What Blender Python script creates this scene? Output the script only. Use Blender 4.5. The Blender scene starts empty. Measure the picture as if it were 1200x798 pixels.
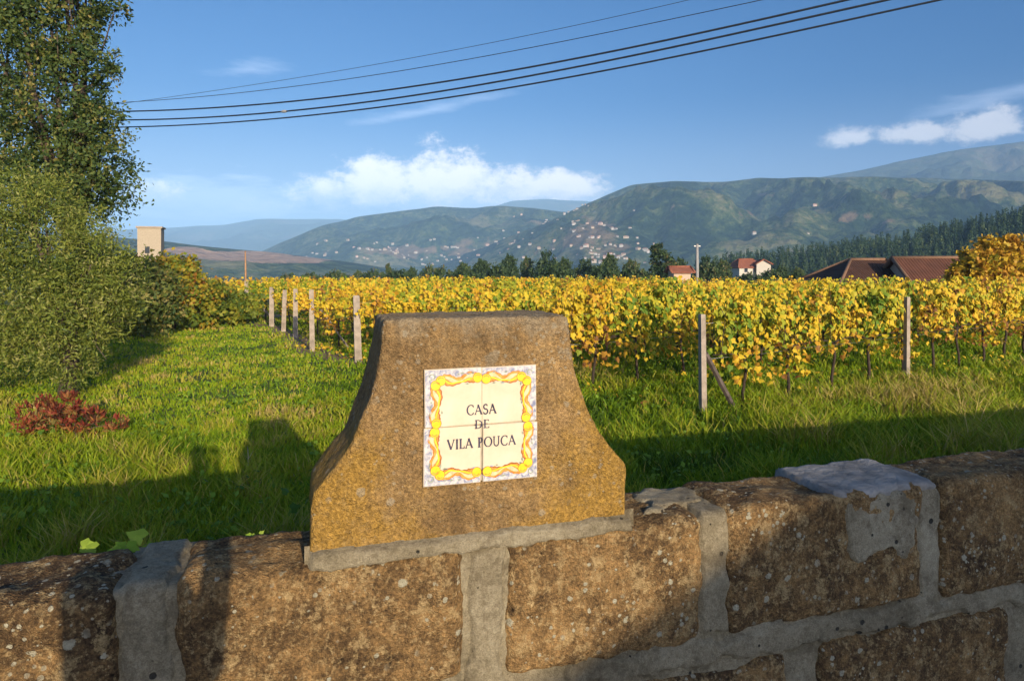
import bpy, math, random
import numpy as np
from mathutils import Vector, Matrix, Euler

random.seed(7)
rng = np.random.default_rng(7)
C = bpy.context.scene.collection
SC = bpy.context.scene
R = math.radians

# ------------------------------------------------------------------ camera
EYE = 2.3            # eye height above the vineyard field; the road is at 0.7
HOR = 314.0          # horizon row in the 1200x798 photograph
cam_d = bpy.data.cameras.new("camera")
cam = bpy.data.objects.new("camera", cam_d)
C.objects.link(cam)
cam.location = (0, 0, EYE)
cam.rotation_euler = (R(90), 0, 0)
cam_d.sensor_width = 36
cam_d.lens = 24.0
cam_d.shift_y = -(399.0 - HOR) / 1200.0
cam_d.clip_start = 0.02
cam_d.clip_end = 30000
SC.camera = cam

# ------------------------------------------------------------------ light
SUN_EL, SUN_K = 13.6, 0.434          # shadows run (-SUN_K, 1) on the ground
sun_az = math.degrees(math.atan2(SUN_K, -1.0))      # bearing of the sun, clockwise from +Y
sl = bpy.data.lights.new("sun", 'SUN')
sl.energy = 4.7
sl.angle = R(0.5)
sl.color = (1.0, 0.82, 0.58)
sun = bpy.data.objects.new("sun", sl)
C.objects.link(sun)
sd = Vector((-SUN_K, 1.0, 0)).normalized() * math.cos(R(SUN_EL)) + Vector((0, 0, -math.sin(R(SUN_EL))))
sun.rotation_euler = sd.to_track_quat('-Z', 'Y').to_euler()
SC.view_settings.view_transform = 'Standard'
SC.view_settings.look = 'None'
SC.view_settings.gamma = 1.0
SC.view_settings.exposure = 0.75
SC.cycles.max_bounces = 6
SC.cycles.diffuse_bounces = 3
SC.cycles.transmission_bounces = 3
SC.cycles.volume_bounces = 0
SC.cycles.volume_step_rate = 4.0


# ------------------------------------------------------------------ node helper
class NT:
    def __init__(s, tree):
        s.t = tree
        s.n = tree.nodes
        s.l = tree.links

    def new(s, typ, **kw):
        nd = s.n.new(typ)
        for k, v in kw.items():
            setattr(nd, k, v)
        return nd

    def put(s, sock, v):
        if v is None:
            return
        if isinstance(v, bpy.types.NodeSocket):
            s.l.new(v, sock)
        else:
            if isinstance(v, (tuple, list)) and len(v) == 3 and sock.type == 'RGBA':
                v = (*v, 1)
            sock.default_value = v

    def math(s, op, a, b=None, c=None, clamp=False):
        nd = s.new('ShaderNodeMath', operation=op, use_clamp=clamp)
        s.put(nd.inputs[0], a)
        if b is not None:
            s.put(nd.inputs[1], b)
        if c is not None:
            s.put(nd.inputs[2], c)
        return nd.outputs[0]

    def noise(s, vec, scale, detail=4, rough=0.55, dist=0.0):
        nd = s.new('ShaderNodeTexNoise')
        s.put(nd.inputs['Vector'], vec)
        s.put(nd.inputs['Scale'], scale)
        nd.inputs['Detail'].default_value = detail
        nd.inputs['Roughness'].default_value = rough
        nd.inputs['Distortion'].default_value = dist
        return nd.outputs['Fac']

    def voro(s, vec, scale, feature='F1', rand=1.0):
        nd = s.new('ShaderNodeTexVoronoi', feature=feature)
        s.put(nd.inputs['Vector'], vec)
        s.put(nd.inputs['Scale'], scale)
        nd.inputs['Randomness'].default_value = rand
        return nd

    def ramp(s, fac, stops, interp='LINEAR'):
        nd = s.new('ShaderNodeValToRGB')
        cr = nd.color_ramp
        cr.interpolation = interp
        while len(cr.elements) < len(stops):
            cr.elements.new(0.5)
        for e, (p, c) in zip(cr.elements, stops):
            e.position = p
            e.color = (*c, 1) if len(c) == 3 else c
        s.put(nd.inputs[0], fac)
        return nd.outputs[0]

    def step(s, v, lo, hi):
        nd = s.new('ShaderNodeMapRange', interpolation_type='SMOOTHSTEP')
        s.put(nd.inputs[0], v)
        nd.inputs[1].default_value = lo
        nd.inputs[2].default_value = hi
        return nd.outputs[0]

    def mix(s, fac, a, b, blend='MIX'):
        nd = s.new('ShaderNodeMix', data_type='RGBA', blend_type=blend)
        s.put(nd.inputs[0], fac)
        s.put(nd.inputs[6], a)
        s.put(nd.inputs[7], b)
        return nd.outputs[2]

    def attr(s, name):
        return s.new('ShaderNodeAttribute', attribute_name=name).outputs['Fac']

    def obj(s):
        return s.new('ShaderNodeTexCoord').outputs['Object']

    def pos(s):
        return s.new('ShaderNodeNewGeometry').outputs['Position']

    def rand(s):
        return s.new('ShaderNodeObjectInfo').outputs['Random']

    def vadd(s, a, b):
        nd = s.new('ShaderNodeVectorMath', operation='ADD')
        s.put(nd.inputs[0], a)
        s.put(nd.inputs[1], b)
        return nd.outputs[0]

    def vscale(s, a, k):
        nd = s.new('ShaderNodeVectorMath', operation='SCALE')
        s.put(nd.inputs[0], a)
        s.put(nd.inputs['Scale'], k)
        return nd.outputs[0]

    def vmul(s, a, b):
        nd = s.new('ShaderNodeVectorMath', operation='MULTIPLY')
        s.put(nd.inputs[0], a)
        s.put(nd.inputs[1], b)
        return nd.outputs[0]

    def bump(s, h, strength, dist, normal=None):
        nd = s.new('ShaderNodeBump')
        nd.inputs['Strength'].default_value = strength
        nd.inputs['Distance'].default_value = dist
        s.put(nd.inputs['Height'], h)
        if normal is not None:
            s.put(nd.inputs['Normal'], normal)
        return nd.outputs[0]


def material(name):
    m = bpy.data.materials.new(name)
    m.use_nodes = True
    t = NT(m.node_tree)
    b = m.node_tree.nodes['Principled BSDF']
    b.inputs['Roughness'].default_value = 0.9
    b.inputs['Specular IOR Level'].default_value = 0.25
    return m, t, b


def plain(name, col, rough=0.8, var=0.25, scale=8, bump=0.0, bd=0.01, metal=0.0, spec=0.25):
    m, t, b = material(name)
    n = t.noise(t.obj(), scale, 5, 0.6)
    d = tuple(c * (1 - var) for c in col)
    l = tuple(min(1, c * (1 + var)) for c in col)
    t.put(b.inputs['Base Color'], t.ramp(n, [(0.3, d), (0.7, l)]))
    b.inputs['Roughness'].default_value = rough
    b.inputs['Metallic'].default_value = metal
    b.inputs['Specular IOR Level'].default_value = spec
    if bump:
        t.put(b.inputs['Normal'], t.bump(t.noise(t.obj(), scale * 4, 6, 0.65), bump, bd))
    return m


# ------------------------------------------------------------------ world: daylight sky with clouds
def build_world():
    w = bpy.data.worlds.new("World")
    SC.world = w
    w.use_nodes = True
    t = NT(w.node_tree)
    for nd in list(t.n):
        t.n.remove(nd)
    out = t.new('ShaderNodeOutputWorld')
    sky = t.new('ShaderNodeTexSky', sky_type='NISHITA')
    sky.sun_disc = False
    sky.sun_elevation = R(SUN_EL)
    sky.sun_rotation = R(sun_az)
    sky.air_density = 0.6
    sky.dust_density = 5.0
    sky.ozone_density = 4.0
    bg = t.new('ShaderNodeBackground')
    hs = t.new('ShaderNodeHueSaturation')
    hs.inputs['Saturation'].default_value = 1.45
    t.put(hs.inputs['Color'], sky.outputs[0])
    t.put(bg.inputs[0], hs.outputs[0])
    bg.inputs[1].default_value = 0.112
    # clouds, laid out by bearing and elevation (radians)
    d = t.new('ShaderNodeTexCoord').outputs['Generated']
    sep = t.new('ShaderNodeSeparateXYZ')
    t.put(sep.inputs[0], d)
    az = t.math('ARCTAN2', sep.outputs[0], sep.outputs[1])
    el = t.math('ARCSINE', sep.outputs[2])
    nv = t.vmul(d, (1.0, 1.0, 1.5))
    wa = t.math('MULTIPLY', t.math('SUBTRACT', t.noise(nv, 24, 9, 0.68), 0.5), 1.5)
    wb = t.math('SUBTRACT', t.noise(t.vmul(d, (1, 1, 5.0)), 14, 6, 0.6), 0.5)

    def blob(px, py, a, b, k=0.0):
        u = (px - 600) / 800
        az0 = math.atan(u)
        el0 = math.atan((HOR - py) / 800 * math.cos(az0))
        f = math.cos(az0) ** 2
        A, B = a / 800 * f, b / 800 * math.cos(az0)
        x = t.math('SUBTRACT', az, az0)
        y = t.math('SUBTRACT', el, el0)
        if k:
            y = t.math('SUBTRACT', y, t.math('MULTIPLY', x, k))
        x = t.math('DIVIDE', x, A)
        y = t.math('DIVIDE', y, B)
        yb = t.math('MULTIPLY', t.math('MINIMUM', y, 0.0), 1.5)      # flatter base
        y = t.math('ADD', t.math('MAXIMUM', y, 0.0), yb)
        q = t.math('SQRT', t.math('ADD', t.math('MULTIPLY', x, x), t.math('MULTIPLY', y, y)))
        return t.math('SUBTRACT', 1.0, q)

    def many(lst):
        r = None
        for a in lst:
            q = blob(*a)
            r = q if r is None else t.math('SMOOTH_MAX', r, q, 0.15)
        return r

    cum = many([(390, 230, 60, 30), (440, 222, 66, 46), (525, 220, 80, 60), (597, 222, 56, 34), (655, 222, 70, 30),
                (183, 230, 46, 24), (300, 243, 46, 14)])
    rt = t.math('SUBTRACT', many([(995, 162, 44, 20), (1075, 158, 70, 22), (1150, 150, 80, 30), (1260, 146, 90, 34)]), .08)
    cum = t.math('MAXIMUM', cum, rt)
    den = t.math('ADD', t.math('MULTIPLY', cum, 0.85), wa)
    mk = t.step(den, 0.03, 0.5)
    # the base of each cloud is thinner and greyer
    lo = t.step(t.math('ADD', el, t.math('MULTIPLY', wa, 0.05)), 0.078, 0.125)
    lo2 = t.math('MAXIMUM', lo, t.step(az, 0.33, 0.42))
    shade = t.math('ADD', t.math('MULTIPLY', t.noise(nv, 40, 6, 0.6), 0.6), t.math('MULTIPLY', lo, 0.55))
    ccol = t.mix(t.math('MULTIPLY', t.step(az, 0.33, 0.42), .45), t.ramp(shade, [(0.28, (0.40, 0.46, 0.60)), (0.55, (0.68, 0.66, 0.68)), (0.85, (0.95, 0.86, 0.78))]), (.50, .53, .60))
    mk = t.math('MULTIPLY', mk, t.math('ADD', 0.55, t.math('MULTIPLY', lo2, 0.38)))
    mk = t.math('MULTIPLY', mk, t.math('SUBTRACT', 1.0, t.math('MULTIPLY', t.step(az, 0.33, 0.42), .28)))
    # thin streaks and the veil of low cloud over the far hills
    wsp = many([(295, 82, 70, 16, 0.12), (500, 130, 150, 13, 0.22), (1150, 120, 150, 22, 0.1)])
    wm = t.math('MULTIPLY', t.step(t.math('ADD', t.math('MULTIPLY', wsp, 0.7), wb), 0.05, 0.8), 0.42)
    veil = many([(250, 240, 280, 56), (560, 238, 330, 44)])
    vm = t.math('MULTIPLY', t.step(t.math('ADD', t.math('MULTIPLY', veil, 0.7), t.math('MULTIPLY', wb, 1.0)), 0.0, 0.62), 0.75)
    b2 = t.new('ShaderNodeBackground')
    t.put(b2.inputs[0], ccol)
    b2.inputs[1].default_value = 1.15
    b3 = t.new('ShaderNodeBackground')
    b3.inputs[0].default_value = (0.47, 0.55, 0.71, 1)
    b3.inputs[1].default_value = 1.2
    pale = t.math('MULTIPLY', t.step(el, .25, -.02), .5)
    m1 = t.new('ShaderNodeMixShader')
    t.put(m1.inputs[0], t.math('MAXIMUM', t.math('MAXIMUM', wm, vm), pale))
    t.l.new(bg.outputs[0], m1.inputs[1])
    t.l.new(b3.outputs[0], m1.inputs[2])
    m2 = t.new('ShaderNodeMixShader')
    t.put(m2.inputs[0], mk)
    t.l.new(m1.outputs[0], m2.inputs[1])
    t.l.new(b2.outputs[0], m2.inputs[2])
    t.l.new(m2.outputs[0], out.inputs[0])


build_world()


# ------------------------------------------------------------------ geometry helpers
def W(px, py, d):
    """the place that the photograph shows at pixel (px, py), d metres ahead"""
    return Vector(((px - 600) / 800 * d, d, EYE + (HOR - py) / 800 * d))


def _h(ix, iy, iz, seed):
    n = (ix * 374761393 + iy * 668265263 + iz * 1274126177 + seed * 974634777) & 0xffffffff
    n = ((n ^ (n >> 13)) * 1274126177) & 0xffffffff
    n = (n ^ (n >> 16)) & 0xffffff
    return n / float(0xffffff) * 2 - 1


def vnoise(P, seed=0):
    P = np.asarray(P, float)
    i = np.floor(P).astype(np.int64)
    f = P - i
    f = f * f * (3 - 2 * f)
    r = 0
    for dx in (0, 1):
        for dy in (0, 1):
            for dz in (0, 1):
                w = (f[:, 0] if dx else 1 - f[:, 0]) * (f[:, 1] if dy else 1 - f[:, 1]) * (f[:, 2] if dz else 1 - f[:, 2])
                r = r + w * _h(i[:, 0] + dx, i[:, 1] + dy, i[:, 2] + dz, seed)
    return r


def fbm(P, scale=1.0, octs=4, seed=0, gain=0.5):
    P = np.asarray(P, float) * scale
    a, r, s = 1.0, 0, 0
    for k in range(octs):
        r = r + a * vnoise(P + 17.3 * k, seed + k)
        s += a
        a *= gain
        P = P * 2.03
    return r / s


def p2(x, y):
    return np.stack([x, y, np.zeros_like(x)], 1)


def npmesh(name, V, polys, mats=(), midx=None, smooth=True, attrs=None):
    """polys: list of (M,k) int arrays"""
    me = bpy.data.meshes.new(name)
    V = np.ascontiguousarray(V, dtype=np.float32)
    loops = np.concatenate([p.reshape(-1) for p in polys]).astype(np.int32)
    tot = np.concatenate([np.full(len(p), p.shape[1], np.int32) for p in polys])
    st = np.concatenate([[0], np.cumsum(tot)[:-1]]).astype(np.int32)
    me.vertices.add(len(V))
    me.vertices.foreach_set('co', V.reshape(-1))
    me.loops.add(len(loops))
    me.loops.foreach_set('vertex_index', loops)
    me.polygons.add(len(tot))
    me.polygons.foreach_set('loop_start', st)
    me.polygons.foreach_set('loop_total', tot)
    if midx is not None:
        me.polygons.foreach_set('material_index', np.asarray(midx, np.int32))
    me.update(calc_edges=True)
    me.polygons.foreach_set('use_smooth', np.full(len(tot), smooth, bool))
    for m in (mats if isinstance(mats, (list, tuple)) else [mats]):
        me.materials.append(m)
    for k, v in (attrs or {}).items():
        a = me.attributes.new(k, 'FLOAT', 'POINT')
        a.data.foreach_set('value', np.asarray(v, np.float32))
    return me


class MB:
    """collects simple shapes into one mesh"""
    def __init__(s):
        s.v, s.f, s.m, s.k = [], [], [], 0

    def add(s, V, F, mi=0):
        b = s.k
        s.v.extend([tuple(p) for p in V])
        for f in F:
            s.f.append([i + b for i in f])
            s.m.append(mi)
        s.k += len(V)

    def box(s, c, size, mi=0, rot=None):
        x, y, z = (q / 2 for q in size)
        V = [Vector((a * x, b * y, d * z)) for a in (-1, 1) for b in (-1, 1) for d in (-1, 1)]
        if rot is not None:
            V = [rot @ v for v in V]
        V = [v + Vector(c) for v in V]
        s.add(V, [(0, 1, 3, 2), (4, 6, 7, 5), (0, 4, 5, 1), (2, 3, 7, 6), (0, 2, 6, 4), (1, 5, 7, 3)], mi)

    def tube(s, pts, rad, n=8, mi=0, cap=True):
        pts = [Vector(p) for p in pts]
        if not isinstance(rad, (list, tuple)):
            rad = [rad] * len(pts)
        V, F = [], []
        up = Vector((0.13, 0.31, 0.94))
        for i, p in enumerate(pts):
            d = (pts[min(i + 1, len(pts) - 1)] - pts[max(i - 1, 0)]).normalized()
            a = d.cross(up)
            if a.length < 0.05:
                a = d.cross(Vector((1, 0, 0)))
            a.normalize()
            b = d.cross(a)
            for k in range(n):
                th = 2 * math.pi * k / n
                V.append(p + (a * math.cos(th) + b * math.sin(th)) * rad[i])
        for i in range(len(pts) - 1):
            for k in range(n):
                F.append((i * n + k, i * n + (k + 1) % n, (i + 1) * n + (k + 1) % n, (i + 1) * n + k))
        if cap:
            F.append(tuple(range(n))[::-1])
            F.append(tuple((len(pts) - 1) * n + k for k in range(n)))
        s.add(V, F, mi)

    def mesh(s, name, mats, smooth=True):
        me = bpy.data.meshes.new(name)
        me.from_pydata(s.v, [], s.f)
        me.polygons.foreach_set('material_index', s.m)
        me.polygons.foreach_set('use_smooth', [smooth] * len(s.f))
        for m in (mats if isinstance(mats, (list, tuple)) else [mats]):
            me.materials.append(m)
        return me


def link(name, me, parent=None, loc=None, rotz=0.0):
    o = bpy.data.objects.new(name, me)
    C.objects.link(o)
    if parent is not None:
        o.parent = parent
    if loc is not None:
        o.location = loc
    if rotz:
        o.rotation_euler = (0, 0, rotz)
    return o


def tag(o, label=None, cat=None, group=None, kind=None):
    if label:
        o['label'] = label
    if cat:
        o['category'] = cat
    if group:
        o['group'] = group
    if kind:
        o['kind'] = kind
    return o


def thing(name, label, cat, loc=(0, 0, 0), rotz=0.0, group=None):
    return tag(link(name, None, None, loc, rotz), label, cat, group)


def dup(root, loc, rotz=None, label=None, scale=None):
    r = root.copy()
    C.objects.link(r)
    r.location = loc
    if rotz is not None:
        r.rotation_euler = (0, 0, rotz)
    if scale is not None:
        r.scale = scale
    if label:
        r['label'] = label
    for ch in list(root.children):
        c = ch.copy()
        C.objects.link(c)
        c.parent = r
        for g in list(ch.children):
            d = g.copy()
            C.objects.link(d)
            d.parent = c
    return r


def lattice_box(nx, ny, nz):
    """unit cube surface lattice, returns V in [0,1]^3 and quads with shared corners"""
    pts, quads = [], []

    def face(fn, na, nb, flip):
        ia, ib = np.meshgrid(np.arange(na + 1), np.arange(nb + 1), indexing='ij')
        P = fn(ia.reshape(-1), ib.reshape(-1))
        base = sum(len(p) for p in pts)
        pts.append(P)
        i0 = (ia[:-1, :-1] * (nb + 1) + ib[:-1, :-1]).reshape(-1) + base
        q = np.stack([i0, i0 + nb + 1, i0 + nb + 2, i0 + 1], 1)
        quads.append(q[:, ::-1] if flip else q)
    o = lambda a, v: np.full_like(a, v)
    face(lambda a, b: np.stack([a, b, o(a, 0)], 1), nx, ny, True)
    face(lambda a, b: np.stack([a, b, o(a, nz)], 1), nx, ny, False)
    face(lambda a, b: np.stack([a, o(a, 0), b], 1), nx, nz, False)
    face(lambda a, b: np.stack([a, o(a, ny), b], 1), nx, nz, True)
    face(lambda a, b: np.stack([o(a, 0), a, b], 1), ny, nz, True)
    face(lambda a, b: np.stack([o(a, nx), a, b], 1), ny, nz, False)
    P = np.concatenate(pts)
    Q = np.concatenate(quads)
    u, inv = np.unique(P, axis=0, return_inverse=True)
    return u / np.array([nx, ny, nz], float), inv.reshape(-1)[Q]


def rough_box(lo, hi, res, r, amp, seed, freq=(5, 17, 55)):
    """a rounded, uneven block: returns V, quads"""
    lo, hi = np.array(lo, float), np.array(hi, float)
    n = np.maximum(2, np.ceil((hi - lo) / res).astype(int))
    U, Q = lattice_box(*n)
    P = lo + U * (hi - lo)
    inner = np.clip(P, lo + r, hi - r)
    d = P - inner
    L = np.linalg.norm(d, axis=1, keepdims=True)
    N = d / np.maximum(L, 1e-9)
    P = inner + N * np.minimum(L, r) if True else P
    P = inner + N * r
    disp = amp[0] * vnoise(P * freq[0] + 3.1 + seed * 7.7, seed) + amp[1] * vnoise(P * freq[1], seed + 5) + amp[2] * fbm(P, freq[2], 2, seed + 9)
    return P + N * disp[:, None], Q


def leaf_cloud(tv, tf, pos, nrm, axis, size):
    """copies of a leaf template (x across, y along, z up) as one vertex/face array"""
    nrm = nrm / np.linalg.norm(nrm, axis=1, keepdims=True)
    ax = axis - nrm * np.sum(axis * nrm, 1, keepdims=True)
    ax /= np.maximum(np.linalg.norm(ax, axis=1, keepdims=True), 1e-6)
    sx = np.cross(ax, nrm)
    V = (pos[:, None, :] + size[:, None, None] * (tv[None, :, 0:1] * sx[:, None, :] + tv[None, :, 1:2] * ax[:, None, :]
         + tv[None, :, 2:3] * nrm[:, None, :]))
    n, k = len(pos), len(tv)
    F = tf[None] + (np.arange(n) * k)[:, None, None]
    return V.reshape(-1, 3), F.reshape(-1, tf.shape[1])


VL_V = np.array([(0, .38, 0), (0, 0, -.02), (.34, -.10, -.06), (.52, .36, -.14), (.27, .55, -.05), (0, 1.0, -.12), (-.27, .55, -.05), (-.52, .36, -.14), (-.34, -.10, -.06)], float)
VL_F = np.array([(0, 1, 2), (0, 2, 3), (0, 3, 4), (0, 4, 5), (0, 5, 6), (0, 6, 7), (0, 7, 8), (0, 8, 1)])
SL_V = np.array([(0, 0, 0), (.5, .45, -.05), (0, 1, -.08), (-.5, .45, -.05)], float)
SL_F = np.array([(0, 1, 2, 3)])


def slim(wd):
    v = SL_V.copy()
    v[:, 0] *= wd
    return v


def sphere_dirs(n):
    d = rng.normal(size=(n, 3))
    return d / np.linalg.norm(d, axis=1, keepdims=True)


# ------------------------------------------------------------------ materials
def leaf_mat(name, stops, trans=0.3, randmix=0.35, rough=0.55):
    """colour runs along the per-leaf value 'tint', shifted a little per object"""
    m, t, b = material(name)
    f = t.attr('tint')
    f = t.math('ADD', f, t.math('MULTIPLY', t.math('SUBTRACT', t.rand(), 0.5), randmix), clamp=True)
    col = t.ramp(f, stops)
    t.put(b.inputs['Base Color'], col)
    b.inputs['Roughness'].default_value = rough
    b.inputs['Specular IOR Level'].default_value = 0.2
    tr = t.new('ShaderNodeBsdfTranslucent')
    t.put(tr.inputs[0], col)
    mx = t.new('ShaderNodeMixShader')
    mx.inputs[0].default_value = trans
    t.l.new(b.outputs[0], mx.inputs[1])
    t.l.new(tr.outputs[0], mx.inputs[2])
    t.l.new(mx.outputs[0], t.n['Material Output'].inputs[0])
    return m


M = {}
M['vine_leaf'] = leaf_mat('vine_leaf', [(0.0, (.12, .21, .02)), (.2, (.32, .35, .03)), (.38, (.62, .48, .035)), (.6, (.70, .47, .035)),
                                        (.8, (.56, .30, .03)), (1.0, (.20, .09, .03))], 0.3, 0.42)
M['olive_leaf'] = leaf_mat('olive_leaf', [(0, (.055, .09, .02)), (.45, (.15, .19, .03)), (.75, (.24, .26, .045)), (1, (.33, .32, .11))], .28, .1)
M['dark_leaf'] = leaf_mat('dark_leaf', [(0, (.03, .06, .018)), (.5, (.085, .125, .03)), (.8, (.17, .18, .04)), (1, (.28, .22, .07))], .25, .1)
M['autumn_leaf'] = leaf_mat('autumn_leaf', [(0, (.07, .12, .02)), (.45, (.20, .24, .03)), (.75, (.42, .30, .03)), (1, (.30, .12, .03))], .3, .1)
M['gold_leaf'] = leaf_mat('gold_leaf', [(0, (.22, .2, .02)), (.4, (.55, .38, .03)), (1, (.48, .24, .03))], .3, .1)
M['red_leaf'] = leaf_mat('red_leaf', [(0, (.07, .03, .02)), (.45, (.28, .05, .03)), (.75, (.36, .15, .05)), (1, (.22, .2, .06))], .3, .1)
M['far_leaf'] = leaf_mat('far_leaf', [(0, (.025, .05, .02)), (.5, (.05, .085, .03)), (.9, (.09, .12, .035)), (1, (.14, .12, .05))], .15, .5)
M['pine_leaf'] = leaf_mat('pine_leaf', [(0, (.02, .045, .02)), (.6, (.04, .075, .03)), (1, (.08, .11, .04))], .1, .1)
M['grass'] = leaf_mat('grass_blade', [(0, (.045, .09, .008)), (.3, (.12, .22, .009)), (.58, (.24, .33, .010)), (.85, (.36, .34, .035)), (1, (.46, .35, .12))], .3, 0.0)
M['weed_leaf'] = leaf_mat('weed_leaf', [(0, (.06, .13, .015)), (.6, (.2, .33, .03)), (1, (.34, .42, .06))], .35, .1)
M['straw'] = plain('dry_straw', (.36, .27, .15), .8)
M['bark'] = plain('bark', (.10, .075, .055), .95, .5, 14, .8, .02)
M['vine_bark'] = plain('vine_bark', (.055, .04, .03), .95, .4, 20, .8, .01)
M['post'] = plain('weathered_post', (.30, .25, .20), .9, .35, 5, .7, .008)
M['dark_post'] = plain('dark_timber', (.10, .08, .07), .9, .4, 9, .5, .004)
M['concrete'] = plain('pole_concrete', (.28, .27, .26), .9, .15, 6, .3, .01)
M['wire'] = plain('cable_sheath', (.02, .025, .035), .55, .1, 3)
M['steel'] = plain('steel_wire', (.3, .29, .28), .45, .2, 3, metal=.7)


def ground_mat():
    m, t, b = material('field_soil_and_turf')
    p = t.pos()
    n1 = t.noise(p, 0.5, 5, .6)
    n2 = t.noise(p, 6.0, 6, .7)
    n3 = t.noise(p, 0.02, 5, .6)
    g = t.ramp(t.math('ADD', t.math('MULTIPLY', n1, .5), t.math('MULTIPLY', n2, .5)),
               [(.3, (.03, .045, .012)), (.5, (.075, .11, .02)), (.65, (.13, .13, .035)), (.8, (.2, .15, .07))])
    far = t.ramp(n3, [(.35, (.05, .08, .03)), (.5, (.10, .12, .045)), (.65, (.19, .16, .08))])
    ln = t.new('ShaderNodeVectorMath', operation='LENGTH')
    t.put(ln.inputs[0], p)
    col = t.mix(t.step(ln.outputs['Value'], 60, 110), g, far)
    dirt = t.attr('dirt')
    dcol = t.ramp(n2, [(.3, (.16, .10, .06)), (.7, (.34, .24, .15))])
    col = t.mix(t.step(t.math('ADD', dirt, t.math('MULTIPLY', t.math('SUBTRACT', n2, .5), .8)), .35, .65), col, dcol)
    t.put(b.inputs['Base Color'], col)
    t.put(b.inputs['Normal'], t.bump(n2, .8, .05))
    return m


def hill_mat(name, cols, bare=(.27, .20, .12), s=1.0):
    m, t, b = material(name)
    p = t.pos()
    big = t.noise(p, .0042 * s, 6, .62, .4)
    v = t.voro(p, .045 * s)
    fine = t.noise(p, .05 * s, 5, .75)
    mid = t.noise(p, .014 * s, 4, .6)
    f = t.math('ADD', t.math('MULTIPLY', big, .62), t.math('MULTIPLY', fine, .38))
    col = t.ramp(f, [(.41, cols[0]), (.475, cols[1]), (.525, cols[2]), (.59, cols[3])])
    col = t.mix(t.step(t.math('ADD', t.attr('bare'), t.math('MULTIPLY', t.math('SUBTRACT', mid, .5), 1.5)), .38, .62), col,
                t.ramp(fine, [(.3, tuple(c * .6 for c in bare)), (.7, bare)]))
    t.put(b.inputs['Base Color'], col)
    h = t.math('ADD', t.math('MULTIPLY', v.outputs['Distance'], -8.0), t.math('MULTIPLY', fine, 14.0))
    t.put(b.inputs['Normal'], t.bump(h, 1.0, 1.0))
    b.inputs['Specular IOR Level'].default_value = 0.05
    return m


M['ground'] = ground_mat()
FOREST = [(.012, .03, .018), (.035, .065, .028), (.085, .12, .045), (.21, .20, .10)]
M['hill'] = hill_mat('wooded_hillside', FOREST)
M['hill_clear'] = hill_mat('hillside_with_clearing', FOREST, (.62, .40, .27))
M['hill_far'] = hill_mat('far_mountain_cover', [(.04, .05, .04), (.055, .075, .045), (.08, .10, .055), (.13, .12, .08)], s=.5)


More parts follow.
